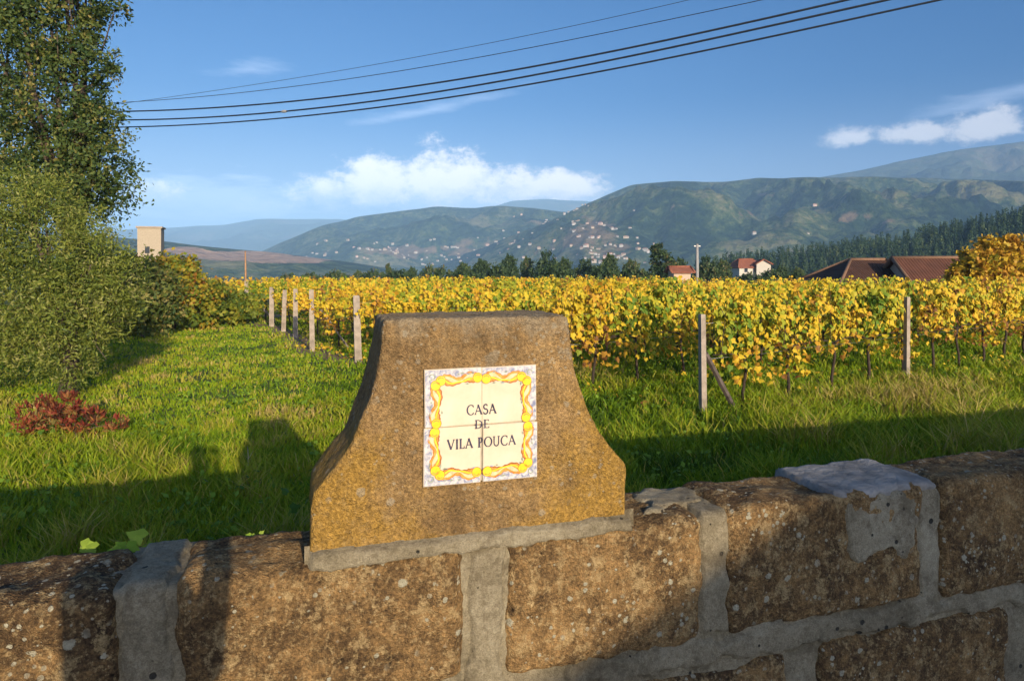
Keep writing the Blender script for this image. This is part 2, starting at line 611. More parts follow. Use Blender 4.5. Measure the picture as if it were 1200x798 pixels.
def stone_mat(name, dark, mid, warm, lich=(.50, .46, .33), lk=1.0, gold=None):
    m, t, b = material(name)
    p0 = t.obj()
    off = t.vscale(t.new('ShaderNodeCombineXYZ').outputs[0], 1.0)
    nd = t.new('ShaderNodeCombineXYZ')
    rr = t.math('MULTIPLY', t.rand(), 37.0)
    for i in range(3):
        t.put(nd.inputs[i], rr)
    p = t.vadd(p0, nd.outputs[0])
    big = t.noise(p, 5.0, 5, .6, .3)
    med = t.noise(p, 22, 6, .68)
    fine = t.noise(p, 95, 5, .75)
    grain = t.voro(p, 210)
    f = t.math('ADD', t.math('ADD', t.math('MULTIPLY', big, .36), t.math('MULTIPLY', med, .32)), t.math('MULTIPLY', fine, .32))
    f = t.math('ADD', f, t.math('MULTIPLY', t.math('SUBTRACT', t.rand(), .5), .10))
    col = t.ramp(f, [(.38, dark), (.47, mid), (.55, warm), (.66, tuple(min(1, c * 1.6) for c in warm))])
    if gold is not None:
        sp = t.new('ShaderNodeSeparateXYZ')
        t.put(sp.inputs[0], p0)
        # ochre algae: thick on the lower flanks of the stone, thin higher up
        g = t.math('SUBTRACT', t.math('ADD', t.math('MULTIPLY', t.math('ABSOLUTE', t.math('ADD', sp.outputs[0], .03)), 2.3), t.math('MULTIPLY', t.math('SUBTRACT', .30, sp.outputs[2]), 1.3)), .42)
        g = t.math('ADD', g, t.math('MULTIPLY', t.math('SUBTRACT', t.noise(p, 7, 6, .7), .5), 2.0))
        gcol = t.ramp(fine, [(.3, tuple(c * .55 for c in gold)), (.55, gold), (.75, tuple(c * 1.35 for c in gold))])
        col = t.mix(t.math('MULTIPLY', t.step(g, .0, .7), .8), col, gcol)
    gr = t.ramp(t.noise(p, 130, 4, .7), [(.34, (.45, .45, .45)), (.5, (1, 1, 1)), (.66, (1.6, 1.55, 1.45))])
    col = t.mix(.75, col, gr, 'MULTIPLY')
    och = t.math('MULTIPLY', t.step(t.noise(p, 34, 6, .74), .53, .63), t.step(t.noise(p, 3.7, 4, .6), .42, .58))
    och = t.math('MAXIMUM', och, t.math('MULTIPLY', t.step(t.noise(p, 17, 7, .8), .525, .60), .9))
    och = t.math('MAXIMUM', och, t.math('MULTIPLY', t.step(t.noise(p, 52, 5, .75), .56, .63), .8))
    if gold is not None:
        och = t.math('MULTIPLY', och, .35)
    col = t.mix(t.math('MULTIPLY', och, .72), col, t.ramp(fine, [(.32, (.25, .165, .065)), (.68, (.66, .49, .25))]))
    if gold is not None:
        # grey crust on the top and the shoulders, rain streaks below
        up = t.step(t.math('ADD', sp.outputs[2], t.math('MULTIPLY', t.math('SUBTRACT', t.noise(p, 13, 6, .7), .5), .26)), .52, .60)
        up = t.math('MAXIMUM', up, t.math('MULTIPLY', t.step(t.noise(p, 9.5, 5, .72), .60, .66), t.step(sp.outputs[2], .34, .50)))
        col = t.mix(t.math('MULTIPLY', up, .62), col, t.ramp(fine, [(.3, (.20, .165, .11)), (.7, (.46, .39, .27))]))
        stv = t.noise(t.vmul(p, (26, 26, 2.2)), 1.0, 4, .6)
        col = t.mix(t.math('MULTIPLY', t.step(stv, .52, .66), .28), col, (.095, .06, .03))
    # black algae freckles
    bk = t.step(t.math('ADD', t.math('MULTIPLY', med, .6), t.math('MULTIPLY', t.noise(p, 60, 4, .7), .4)), .40, .33)
    col = t.mix(t.math('MULTIPLY', bk, .75), col, tuple(c * .35 for c in dark))
    # pale crustose lichen: small discs in loose patches
    v = t.voro(t.vadd(p, t.vscale(t.new('ShaderNodeTexNoise').outputs['Color'], .0)), 26)
    jit = t.math('MULTIPLY', t.math('SUBTRACT', t.noise(p, 120, 3, .6), .5), .35)
    vc = t.new('ShaderNodeSeparateColor')
    t.put(vc.inputs[0], v.outputs['Color'])
    rad = t.math('MULTIPLY', t.math('POWER', vc.outputs[0], 3.0), .36)
    sp1 = t.step(t.math('SUBTRACT', rad, t.math('ADD', v.outputs['Distance'], jit)), -.02, .06)
    patch = t.step(t.noise(p, 4.3, 3, .6), .40, .54)
    sp1 = t.math('MULTIPLY', sp1, patch)
    v2 = t.voro(p, 62)
    vc2 = t.new('ShaderNodeSeparateColor')
    t.put(vc2.inputs[0], v2.outputs['Color'])
    sp2 = t.math('MULTIPLY', t.step(t.math('SUBTRACT', t.math('MULTIPLY', t.math('POWER', vc2.outputs[1], 4.0), .5), t.math('ADD', v2.outputs['Distance'], jit)), -.02, .05), t.step(t.noise(p, 6.1, 3, .6), .42, .55))
    lic = t.math('MULTIPLY', t.math('MAXIMUM', sp1, sp2), lk, clamp=True)
    col = t.mix(lic, col, t.ramp(fine, [(.3, tuple(c * .7 for c in lich)), (.7, lich)]))
    t.put(b.inputs['Base Color'], col)
    h = t.math('ADD', t.math('ADD', t.math('MULTIPLY', med, .9), t.math('MULTIPLY', fine, .55)), t.math('ADD', t.math('MULTIPLY', lic, .12), t.math('MULTIPLY', grain.outputs['Distance'], .25)))
    t.put(b.inputs['Normal'], t.bump(h, 1.0, .022))
    b.inputs['Roughness'].default_value = .95
    b.inputs['Specular IOR Level'].default_value = .15
    return m


M['stone'] = stone_mat('lichened_granite', (.04, .026, .016), (.125, .077, .036), (.28, .17, .07))
M['name_stone'] = stone_mat('ochre_name_stone', (.13, .085, .043), (.24, .15, .065), (.33, .21, .09), (.50, .44, .32), .5, gold=(.42, .245, .045))


def mortar_mat():
    m, t, b = material('lime_mortar')
    p = t.obj()
    a = t.noise(p, 4, 5, .6)
    f = t.noise(p, 60, 6, .75)
    col = t.ramp(t.math('ADD', t.math('MULTIPLY', a, .55), t.math('MULTIPLY', f, .45)), [(.36, (.14, .115, .07)), (.5, (.29, .245, .16)), (.62, (.41, .36, .25))])
    v = t.voro(p, 30)
    vc = t.new('ShaderNodeSeparateColor')
    t.put(vc.inputs[0], v.outputs['Color'])
    pit = t.step(t.math('SUBTRACT', t.math('MULTIPLY', t.math('POWER', vc.outputs[0], 7.0), .32), v.outputs['Distance']), -.01, .04)
    col = t.mix(pit, col, (.05, .045, .035))
    st = t.step(t.noise(p, 9, 6, .75), .50, .64)
    col = t.mix(t.math('MULTIPLY', st, .6), col, (.13, .10, .06))
    t.put(b.inputs['Base Color'], col)
    sand = t.noise(p, 260, 3, .8)
    col = t.mix(.6, col, t.ramp(sand, [(.34, (.55, .53, .50)), (.5, (1, 1, 1)), (.66, (1.45, 1.42, 1.35))]), 'MULTIPLY')
    t.put(b.inputs['Base Color'], col)
    h = t.math('SUBTRACT', t.math('ADD', t.math('MULTIPLY', f, .8), t.math('MULTIPLY', sand, .45)), t.math('MULTIPLY', pit, .8))
    t.put(b.inputs['Normal'], t.bump(h, 1.0, .013))
    b.inputs['Roughness'].default_value = .95
    return m


M['mortar'] = mortar_mat()
M['cement'] = plain('grey_cement', (.27, .25, .22), .95, .45, 11, 1.0, .014)

# ------------------------------------------------------------------ ground, road
WDIR = Vector((math.cos(R(17.3)), math.sin(R(17.3)), 0))       # along the wall
WNRM = Vector((-math.sin(R(17.3)), math.cos(R(17.3)), 0))      # into the field
WC = 1.8145                                                   # wall front, distance from the camera
RDIR = np.array([math.cos(R(35)), math.sin(R(35))])            # along the vine rows
RNRM = np.array([-math.sin(R(35)), math.cos(R(35))])

ROWS = [((2.93, 10.45), 0), ((.88, 12.32), 1), ((-1.3, 14.35), 2), ((-3.74, 16.6), 3), ((-5.5, 18.8), 4), ((-7.2, 22.7), 5),
        ((-9.4, 26.7), 6), ((-11.2, 28.8), 7)]


def fall(d):
    """height of the land with distance: a level terrace, then down to the valley floor"""
    q = np.clip((d - 62) / 700.0, 0, 1)
    return -52 * q * q * (3 - 2 * q) - 1.2 * np.clip((d - 60) / 40, 0, 1)


def build_terrain():
    ds = np.concatenate([np.linspace(0, 30, 100)[1:], np.linspace(30, 120, 60)[1:], np.geomspace(120, 12000, 40)[1:]])
    th = np.radians(np.linspace(-88, 88, 240))
    D, T = np.meshgrid(ds, th, indexing='ij')
    O = WNRM * (WC + .13)
    X = O.x + D * np.sin(T - R(17.3))
    Y = O.y + D * np.cos(T - R(17.3))
    # the sheet starts at the wall: clamp nothing, the wall stands on it
    flat = p2(X.reshape(-1), Y.reshape(-1))
    dist = np.hypot(flat[:, 0], flat[:, 1])
    Z = fall(dist) + .035 * fbm(flat, .6, 3, 3) * np.clip(dist / 4, 0, 1)
    # bare earth along the row ends and the track on the left
    dirt = np.zeros(len(flat))
    for i in range(len(ROWS) - 1):
        a = np.array(ROWS[i][0])
        b = np.array(ROWS[i + 1][0])
        if i < 3:
            continue
        ab = b - a
        q = flat[:, :2] - a
        tt = np.clip(q @ ab / (ab @ ab), 0, 1)
        dd = np.linalg.norm(q - tt[:, None] * ab, axis=1)
        dirt = np.maximum(dirt, .85 * np.exp(-(dd / .55) ** 2))
    tr = np.exp(-((flat[:, 1] - 32.5 - .15 * (flat[:, 0] + 14)) / .9) ** 2) * (flat[:, 0] < -10.5) * (flat[:, 0] > -24)
    dirt = np.maximum(dirt, tr)
    rows = np.abs(((flat[:, :2] - np.array(ROWS[0][0])) @ RNRM) - 0)
    V = np.stack([flat[:, 0], flat[:, 1], Z], 1)
    n = len(th)
    i0 = (np.arange(len(ds) - 1)[:, None] * n + np.arange(n - 1)[None]).reshape(-1)
    Q = np.stack([i0, i0 + 1, i0 + n + 1, i0 + n], 1)[:, ::-1]
    o = link('field_ground', npmesh('field_ground', V, [Q], M['ground'], attrs={'dirt': dirt}))
    tag(o, 'grassy field floor running from the stone wall to the valley', kind='structure')


build_terrain()


def build_road():
    m, t, b = material('pale_bounce_paving')
    p = t.pos()
    n = t.noise(p, 60, 5, .7)
    t.put(b.inputs['Base Color'], t.ramp(n, [(.3, (.20, .185, .16)), (.7, (.34, .315, .28))]))  # paving colour lightened so the unseen road bounces warm fill onto the wall
    t.put(b.inputs['Normal'], t.bump(n, .6, .01))
    mb = MB()
    a = WNRM * (WC + .12)
    q = [a - WDIR * 60, a + WDIR * 60, a + WDIR * 60 - WNRM * 60, a - WDIR * 60 - WNRM * 60]
    mb.add([(v.x, v.y, .7) for v in q], [(3, 2, 1, 0)])
    o = link('road', mb.mesh('road', m, False))
    tag(o, 'unseen road in front of the stone wall, made pale to bounce light', kind='structure')


build_road()


# ------------------------------------------------------------------ hills
def interp(pts, px):
    pts = sorted(pts)
    return np.interp(px, [p[0] for p in pts], [p[1] for p in pts])


HILLS = {}


def hill(name, label, crest, D, Wd, m, base=-60, amp=.12, rough=1.2, step=3.0, nr=46, bare=None, p=1.0, seed=1, fscale=1.0, back=.5, relief=0.0):
    x0, x1 = crest[0][0], crest[-1][0]
    px = np.arange(x0, x1 + step, step)
    cy = interp(crest, px)
    cy = cy + rough * fbm(p2(px * .035, px * 0 + seed), 1, 4, seed)
    # soften the polyline
    k = np.array([1, 2, 3, 2, 1], float)
    cy = np.convolve(np.pad(cy, 2, mode='edge'), k / k.sum(), 'valid')
    zc = EYE + (HOR - cy) / 800 * D
    u = (px - 600) / 800
    t = np.concatenate([np.linspace(0, 1, nr), 1 + np.linspace(0, back, 8)[1:]])
    T, U = np.meshgrid(t, u, indexing='ij')
    ZC = np.broadcast_to(zc, T.shape)
    Yd = D - Wd + T * Wd
    X = U * Yd
    f = np.where(T <= 1, np.power(np.clip(T, 0, 1), p), 1 - ((T - 1) / back) ** 1.3 * .8)
    f = np.where(T <= 1, f + .10 * np.sin(np.pi * np.clip(T, 0, 1)), f)
    P = p2(X.reshape(-1), Yd.reshape(-1)) / (Wd * .30)
    rid = (1 - np.abs(fbm(P, fscale, 5, seed + 20)) * 2.2).reshape(T.shape)
    rid2 = fbm(P, fscale * 3.1, 4, seed + 40).reshape(T.shape)
    env = np.sin(np.pi * np.clip(T, 0, 1)) ** .8
    Z = base + (ZC - base) * f + (ZC - base) * env * amp * (rid - .4 + .5 * rid2)
    # nothing in front may stand above the skyline
    lim = EYE + (ZC - EYE) * (Yd / D)
    Z = np.where((T < 1), np.minimum(Z, lim - (1 - T) * 2.0 - (1 - T) ** 2 * 8), Z)
    V = np.stack([X.reshape(-1), Yd.reshape(-1), Z.reshape(-1)], 1)
    PX = (600 + 800 * U).reshape(-1)
    PY = HOR - (V[:, 2] - EYE) / V[:, 1] * 800
    b = np.zeros(len(V))
    for (bx, by, ax, ay, s) in (bare or []):
        q = ((PX - bx) / ax) ** 2 + ((PY - by) / ay) ** 2
        b = np.maximum(b, s * np.clip(1.25 - q, 0, 1))
    n = len(u)
    i0 = (np.arange(len(t) - 1)[:, None] * n + np.arange(n - 1)[None]).reshape(-1)
    Q = np.stack([i0, i0 + 1, i0 + n + 1, i0 + n], 1)
    o = link(name, npmesh(name, V, [Q], m, attrs={'bare': b}))
    tag(o, label, kind='structure')
    HILLS[label] = (V, PX, PY, T.reshape(-1))
    return V, PX, PY, T.reshape(-1)


HA = hill('hill', 'main wooded hill rising on the right with a village at its left foot',
          [(480, 318), (560, 292), (610, 272), (645, 258), (670, 247), (700, 233), (740, 216), (790, 212), (850, 213), (890, 209), (960, 208),
           (1050, 208), (1130, 210), (1250, 214), (1400, 216)], 2600, 1500, M['hill'], -70, .30, 1.6, seed=3, p=.92, fscale=1.3,
          bare=[(690, 276, 45, 24, .62), (720, 292, 30, 14, .55), (640, 290, 40, 12, .5), (1020, 258, 60, 8, .5), (860, 250, 40, 5, .5), (790, 245, 22, 5, .5), (900, 228, 20, 5, .5)])
HB = hill('hill', 'long wooded hill in the middle of the valley above the village',
          [(200, 322), (290, 303), (330, 284), (380, 264), (420, 254), (470, 247), (510, 242), (560, 244), (590, 241), (640, 246), (700, 252),
           (800, 262)], 3300, 1700, M['hill'], -80, .24, 1.3, seed=9, p=.9, fscale=1.2,
          bare=[(480, 297, 65, 10, .72), (560, 294, 70, 11, .68), (640, 262, 30, 10, .45), (430, 295, 20, 8, .6), (590, 280, 60, 6, .4), (380, 292, 14, 6, .4)])
HE = hill('hill', 'low dark ridge on the left with a bare reddish clearing',
          [(-260, 262), (-60, 268), (100, 276), (195, 283), (250, 290), (330, 297), (420, 309), (500, 322), (560, 330)], 1150, 620, M['hill_clear'], -58, .10, .7, seed=15, p=.85, fscale=1.4,
          bare=[(285, 300, 60, 7, 1.0), (335, 305, 60, 5, .9), (215, 294, 26, 5, .9), (240, 298, 20, 5, .7)])
hill('hill', 'far pale blue ridge on the left skyline', [(-300, 250), (-100, 262), (100, 272), (200, 267), (262, 264), (300, 257), (340, 257), (400, 257), (460, 266), (560, 275)],
     6200, 2000, M['hill_far'], -80, .12, 1.5, seed=21)
hill('hill', 'faint blue ridge showing over the middle hill', [(520, 262), (570, 245), (600, 236), (640, 233), (690, 236), (760, 245), (850, 262)], 6800, 1800, M['hill_far'], -80, .1, 1.2, seed=27)
hill('hill', 'far blue mountain rising on the right skyline', [(820, 240), (900, 220), (960, 208), (1010, 199), (1060, 188), (1100, 180), (1131, 175), (1200, 166), (1300, 170), (1450, 190)], 3900, 1200,
     M['hill_far'], -80, .12, 1.2, seed=33)
HP = hill('hill', 'near dark pine ridge on the right', [(780, 330), (840, 313), (880, 307), (950, 299), (1050, 285), (1130, 268), (1230, 248), (1400, 232)], 430, 210, M['hill'], -16, .05, .4,
          seed=41, p=.9)


def build_pines():
    V, PX, PY, T = HP
    ok = np.where((PX > 820) & (T > .25) & (T < 1.15) & (PY < 330))[0]
    pk = rng.choice(ok, 1500)
    pos, nr, ax, sz, tn = [], [], [], [], []
    for i in pk:
        c = V[i] + np.array([rng.normal(0, 2), rng.normal(0, 4), 0])
        h = rng.uniform(4.0, 9.5) * (0.75 if T[i] < .5 else 1)
        n = 84
        z = rng.uniform(.12, 1, n)
        a = rng.uniform(0, 2 * np.pi, n)
        rnd = rng.random() < .55
        rr = (np.sqrt(np.clip(1 - ((z - .6) / .5) ** 2, .03, 1)) * h * .27 if rnd else (1.03 - z) * h * .32) * rng.uniform(.5, 1.15, n)
        d = np.stack([np.cos(a), np.sin(a), np.full(n, .55)], 1)
        pos.append(c + np.stack([np.cos(a) * rr * .4, np.sin(a) * rr * .4, z * h], 1))
        nr.append(d + rng.normal(0, .3, (n, 3)))
        ax.append(np.stack([np.cos(a), np.sin(a), np.full(n, -.5)], 1))
        sz.append(h * .145 * (1.15 - z * .6))
        tn.append(np.clip(rng.normal(.45, .22) + rng.normal(0, .15, n), 0, 1))
    V2, F2 = leaf_cloud(slim(.8), SL_F, np.concatenate(pos), np.concatenate(nr), np.concatenate(ax), np.concatenate(sz))
    o = link('pine_wood', npmesh('pine_wood', V2, [F2], M['pine_leaf'], smooth=False, attrs={'tint': np.repeat(np.concatenate(tn), 4)}))
    tag(o, 'dark pine wood covering the near ridge on the right', 'wood', kind='stuff')


build_pines()


# ------------------------------------------------------------------ far village houses
def build_village():
    walls = [plain('render_white', (.47, .45, .41), .9, .05), plain('render_cream', (.46, .38, .29), .9, .05), plain('render_pink', (.6, .44, .36), .9, .05)]
    roof = plain('terracotta_far', (.33, .13, .075), .9, .2, 2)
    dark = plain('far_window', (.03, .035, .04), .3)
    names = ['white', 'cream', 'pinkish']
    protos = []
    for k in range(3):
        mb = MB()
        w, d, h = 10, 8, 5.5
        mb.box((0, 0, h / 2 - 1), (w, d, h + 2), 0)
        e = .5
        Vt = [(-w / 2 - e, -d / 2 - e, h), (w / 2 + e, -d / 2 - e, h), (w / 2 + e, d / 2 + e, h), (-w / 2 - e, d / 2 + e, h), (-w / 2 + 2.2, 0, h + 2.1), (w / 2 - 2.2, 0, h + 2.1)]
        mb.add(Vt, [(0, 1, 5, 4), (1, 2, 5), (2, 3, 4, 5), (3, 0, 4), (3, 2, 1, 0)], 1)
        for x in (-3, 0, 3):
            mb.box((x, -d / 2 - .03, 3.6), (1.2, .1, 1.5), 2)
        protos.append(mb.mesh('hill_house', [walls[k], roof, dark], False))
    clus = [(HA, 690, 278, 30, 18, 66), (HA, 722, 293, 22, 9, 36), (HA, 650, 290, 40, 8, 36), (HB, 480, 298, 46, 7, 58), (HB, 570, 293, 56, 9, 58), (HB, 430, 296, 12, 6, 10),
            (HB, 610, 268, 40, 10, 12), (HA, 840, 252, 90, 16, 10), (HA, 1000, 262, 80, 14, 8), (HB, 380, 292, 14, 5, 5)]
    for (H, cx, cy, sx, sy, n) in clus:
        V, PX, PY, T = H
        w = np.exp(-.5 * (((PX - cx) / sx) ** 2 + ((PY - cy) / sy) ** 2)) * (T < .97) * (PY > cy - 2.2 * sy) * (PY < 312)
        pk = rng.choice(len(V), n, p=w / w.sum(), replace=False)
        for i in pk:
            k = int(rng.choice(3, p=[.62, .28, .1]))
            o = link('hill_house', protos[k], None, V[i] + np.array([rng.normal(0, 3), 0, .3]), rng.uniform(-.7, .7))
            s = rng.uniform(.35, .8)
            o.scale = (s * rng.uniform(.8, 1.4), s, s * rng.uniform(.8, 1.2))
            tag(o, f'tiny {names[k]} house with a red roof in the village on the far hillside', 'house', 'village houses on the far hillside')


build_village()


# ------------------------------------------------------------------ trees
def limb_tree(name, label, cat, loc, h_trunk, r0, blobs, leafm, barkm, nleaf, lsize, lw, tint=(.45, .2), droop=.2, group=None, branch=True, outward=.6, clumpy=.33, seed=0, twig=7):
    """tapered trunk, limbs to every leaf mass, leaves in clumps inside the masses; blobs: (x,y,z,rx,ry,rz) from the base"""
    root = thing(name, label, cat, loc, 0, group)
    rs = random.Random(seed)
    mb = MB()
    top = Vector((rs.uniform(-.1, .1) * h_trunk, rs.uniform(-.1, .1) * h_trunk, h_trunk))
    mb.tube([(0, 0, -.1), (.02, 0, h_trunk * .25), tuple(top * .6 + Vector((.05, .03, 0)) * h_trunk), tuple(top)], [r0 * 1.35, r0, r0 * .85, r0 * .7], 10)
    link('trunk', mb.mesh('trunk', barkm), root)
    lb = MB()
    cen, rad = [], []
    for (x, y, z, rx, ry, rz) in blobs:
        c = Vector((x, y, z))
        if branch:
            midp = top.lerp(c, .5) + Vector((rs.uniform(-.2, .2), rs.uniform(-.2, .2), rs.uniform(0, .2))) * rx
            lb.tube([tuple(top * .85), tuple(midp), tuple(c)], [r0 * .5, r0 * .3, r0 * .12], 6)
            for k in range(twig):
                e = c + Vector((rs.gauss(0, .36) * rx, rs.gauss(0, .36) * ry, rs.gauss(0.05, .36) * rz))
                lb.tube([tuple(midp.lerp(c, .7)), tuple(midp.lerp(e, .6)), tuple(e)], [r0 * .14, r0 * .08, r0 * .03], 4)
        cen.append((x, y, z))
        rad.append((rx, ry, rz))
    if branch and lb.k:
        link('limbs', lb.mesh('limbs', barkm), root)
    cen, rad = np.array(cen), np.array(rad)
    vol = rad.prod(1) ** (2 / 3)
    ncl = max(12, nleaf // 26)
    bi = rng.choice(len(cen), ncl, p=vol / vol.sum())
    dr = sphere_dirs(ncl)
    rr = rng.uniform(.25, 1, ncl) ** .45
    cl = cen[bi] + dr * rr[:, None] * rad[bi]
    ct = rng.normal(0, tint[1], ncl)
    li = rng.integers(0, ncl, nleaf)
    cs = clumpy * rad[bi].min(1) * rng.uniform(.5, 1.2, ncl)
    off = rng.normal(size=(nleaf, 3)) * cs[li][:, None] * .55
    pos = cl[li] + off
    out = dr[li] * outward + sphere_dirs(nleaf)
    ax = dr[li] * .5 + sphere_dirs(nleaf) * .8 + np.array([0, 0, -droop])
    sz = lsize * rng.uniform(.6, 1.3, nleaf)
    pos[:, 2] = np.maximum(pos[:, 2], .03)
    V, F = leaf_cloud(slim(lw), SL_F, pos, out, ax, sz)
    tn = np.clip(tint[0] + ct[li] + rng.normal(0, tint[1] * .6, nleaf), 0, 1)
    o = link('crown', npmesh('crown', V, [F], leafm, smooth=False, attrs={'tint': np.repeat(tn, 4)}), root)
    return root


def build_near_trees():
    # big olive at the left edge, foliage nearly to the ground
    ol = [(-.35, 0, 2.7, 1.05, 1.2, 1.0), (.55, -.2, 2.35, .62, .8, .75), (.2, -.3, 1.55, .9, 1.0, .8), (.72, -.1, 1.55, .45, .7, .65), (-.9, 0, 1.6, 1.1, 1.1, 1.0),
          (-.75, 0, 3.5, .75, .9, .6), (-1.7, .2, 2.6, 1.1, 1.0, 1.1), (.25, -.4, .75, .55, .6, .5), (-1.5, 0, .9, 1.0, .8, .7), (1.0, 0, 2.1, .45, .6, .5)]
    limb_tree('olive_tree', 'bushy grey-green olive tree at the left edge of the grass', 'tree', (-7.95, 12.2, 0), 1.0, .14, ol, M['olive_leaf'], M['bark'], 62000, .078, .3, (.48, .22), .1, seed=3, clumpy=.27)
    # tall tree behind it
    tl = [(0, 0, 4.3, 1.5, 1.4, 1.0), (.5, 0, 5.3, .7, .9, .7), (-.3, 0, 5.9, 1.2, 1.2, .9), (.35, 0, 6.9, .7, .8, .6), (-.4, 0, 7.6, 1.1, 1.0, .9), (.3, .1, 8.3, .8, .8, .6), (-.2, 0, 9.2, .9, .9, .8),
          (-1.8, 0, 5.0, 1.3, 1.2, 1.3), (-1.7, 0, 7.2, 1.3, 1.2, 1.2), (.25, 0, 4.2, .7, .8, .6), (-1.2, 0, 9.0, 1.2, 1.0, 1.0)]
    limb_tree('tall_tree', 'tall loose-crowned tree standing behind the olive at the left edge', 'tree', (-9.85, 15.2, 0), 3.2, .2, tl, M['dark_leaf'], M['bark'], 48000, .10, .5, (.45, .25), .1, seed=5, clumpy=.27, twig=9)
    # autumn bushes past the olive
    a1 = [(0, 0, 1.5, 1.1, 1.0, 1.2), (.9, 0, 1.0, .9, .9, .9), (-.8, 0, 1.7, 1.0, 1.0, 1.1), (.3, 0, 2.2, .6, .6, .5)]
    limb_tree('autumn_bush', 'rounded bush turning brown and gold behind the olive tree', 'bush', (-12.5, 25.2, 0), .6, .07, a1, M['autumn_leaf'], M['bark'], 9000, .17, .7, (.5, .25), .2, seed=7)
    a2 = [(0, 0, .9, 1.2, 1.0, .8), (1.0, 0, .7, .8, .8, .6), (-.9, .2, 1.0, 1, .8, .8)]
    limb_tree('autumn_bush', 'low yellow-green bush beside the start of the vines', 'bush', (-11.9, 27.5, 0), .4, .05, a2, M['autumn_leaf'], M['bark'], 6000, .17, .7, (.35, .2), .2, seed=8)
    a3 = [(0, 0, 1.3, 1.3, 1.0, 1.2), (-1.5, 0, 1.6, 1.4, 1.0, 1.4)]
    limb_tree('autumn_bush', 'darker green bush tucked behind the olive tree', 'bush', (-12.2, 22.5, 0), .5, .06, a3, M['dark_leaf'], M['bark'], 9000, .16, .6, (.6, .2), .2, seed=9)
    # red shrub in front of the olive
    r1 = [(.08, 0, .30, .14, .2, .28), (.27, .05, .26, .12, .18, .22), (-.12, 0, .38, .13, .2, .3), (-.33, 0, .30, .14, .2, .26), (.0, -.05, .52, .08, .1, .16), (-.24, .05, .5, .08, .1, .14), (-.6, .1, .34, .2, .22, .28), (.42, .2, .2, .12, .16, .16)]
    limb_tree('red_shrub', 'low shrub with red autumn leaves at the foot of the olive', 'shrub', (-5.75, 9.0, 0), .15, .02, r1, M['red_leaf'], M['bark'], 2300, .085, .28, (.5, .3), -1.0, seed=11)
    # gold tree by the right-hand roof
    g1 = [(.6, 0, 2.7, .9, 1.2, .9), (1.4, 0, 2.2, 1.2, 1.2, 1.1), (-.3, 0, 2.0, .7, .8, .6), (2.4, .3, 3.1, 1.5, 1.2, 1.2)]
    limb_tree('gold_tree', 'golden autumn tree in front of the brown roof at the right edge', 'tree', (26.3, 39.5, -.2), 1.6, .12, g1, M['gold_leaf'], M['bark'], 7000, .28, .7, (.5, .25), .2, seed=13)


build_near_trees()


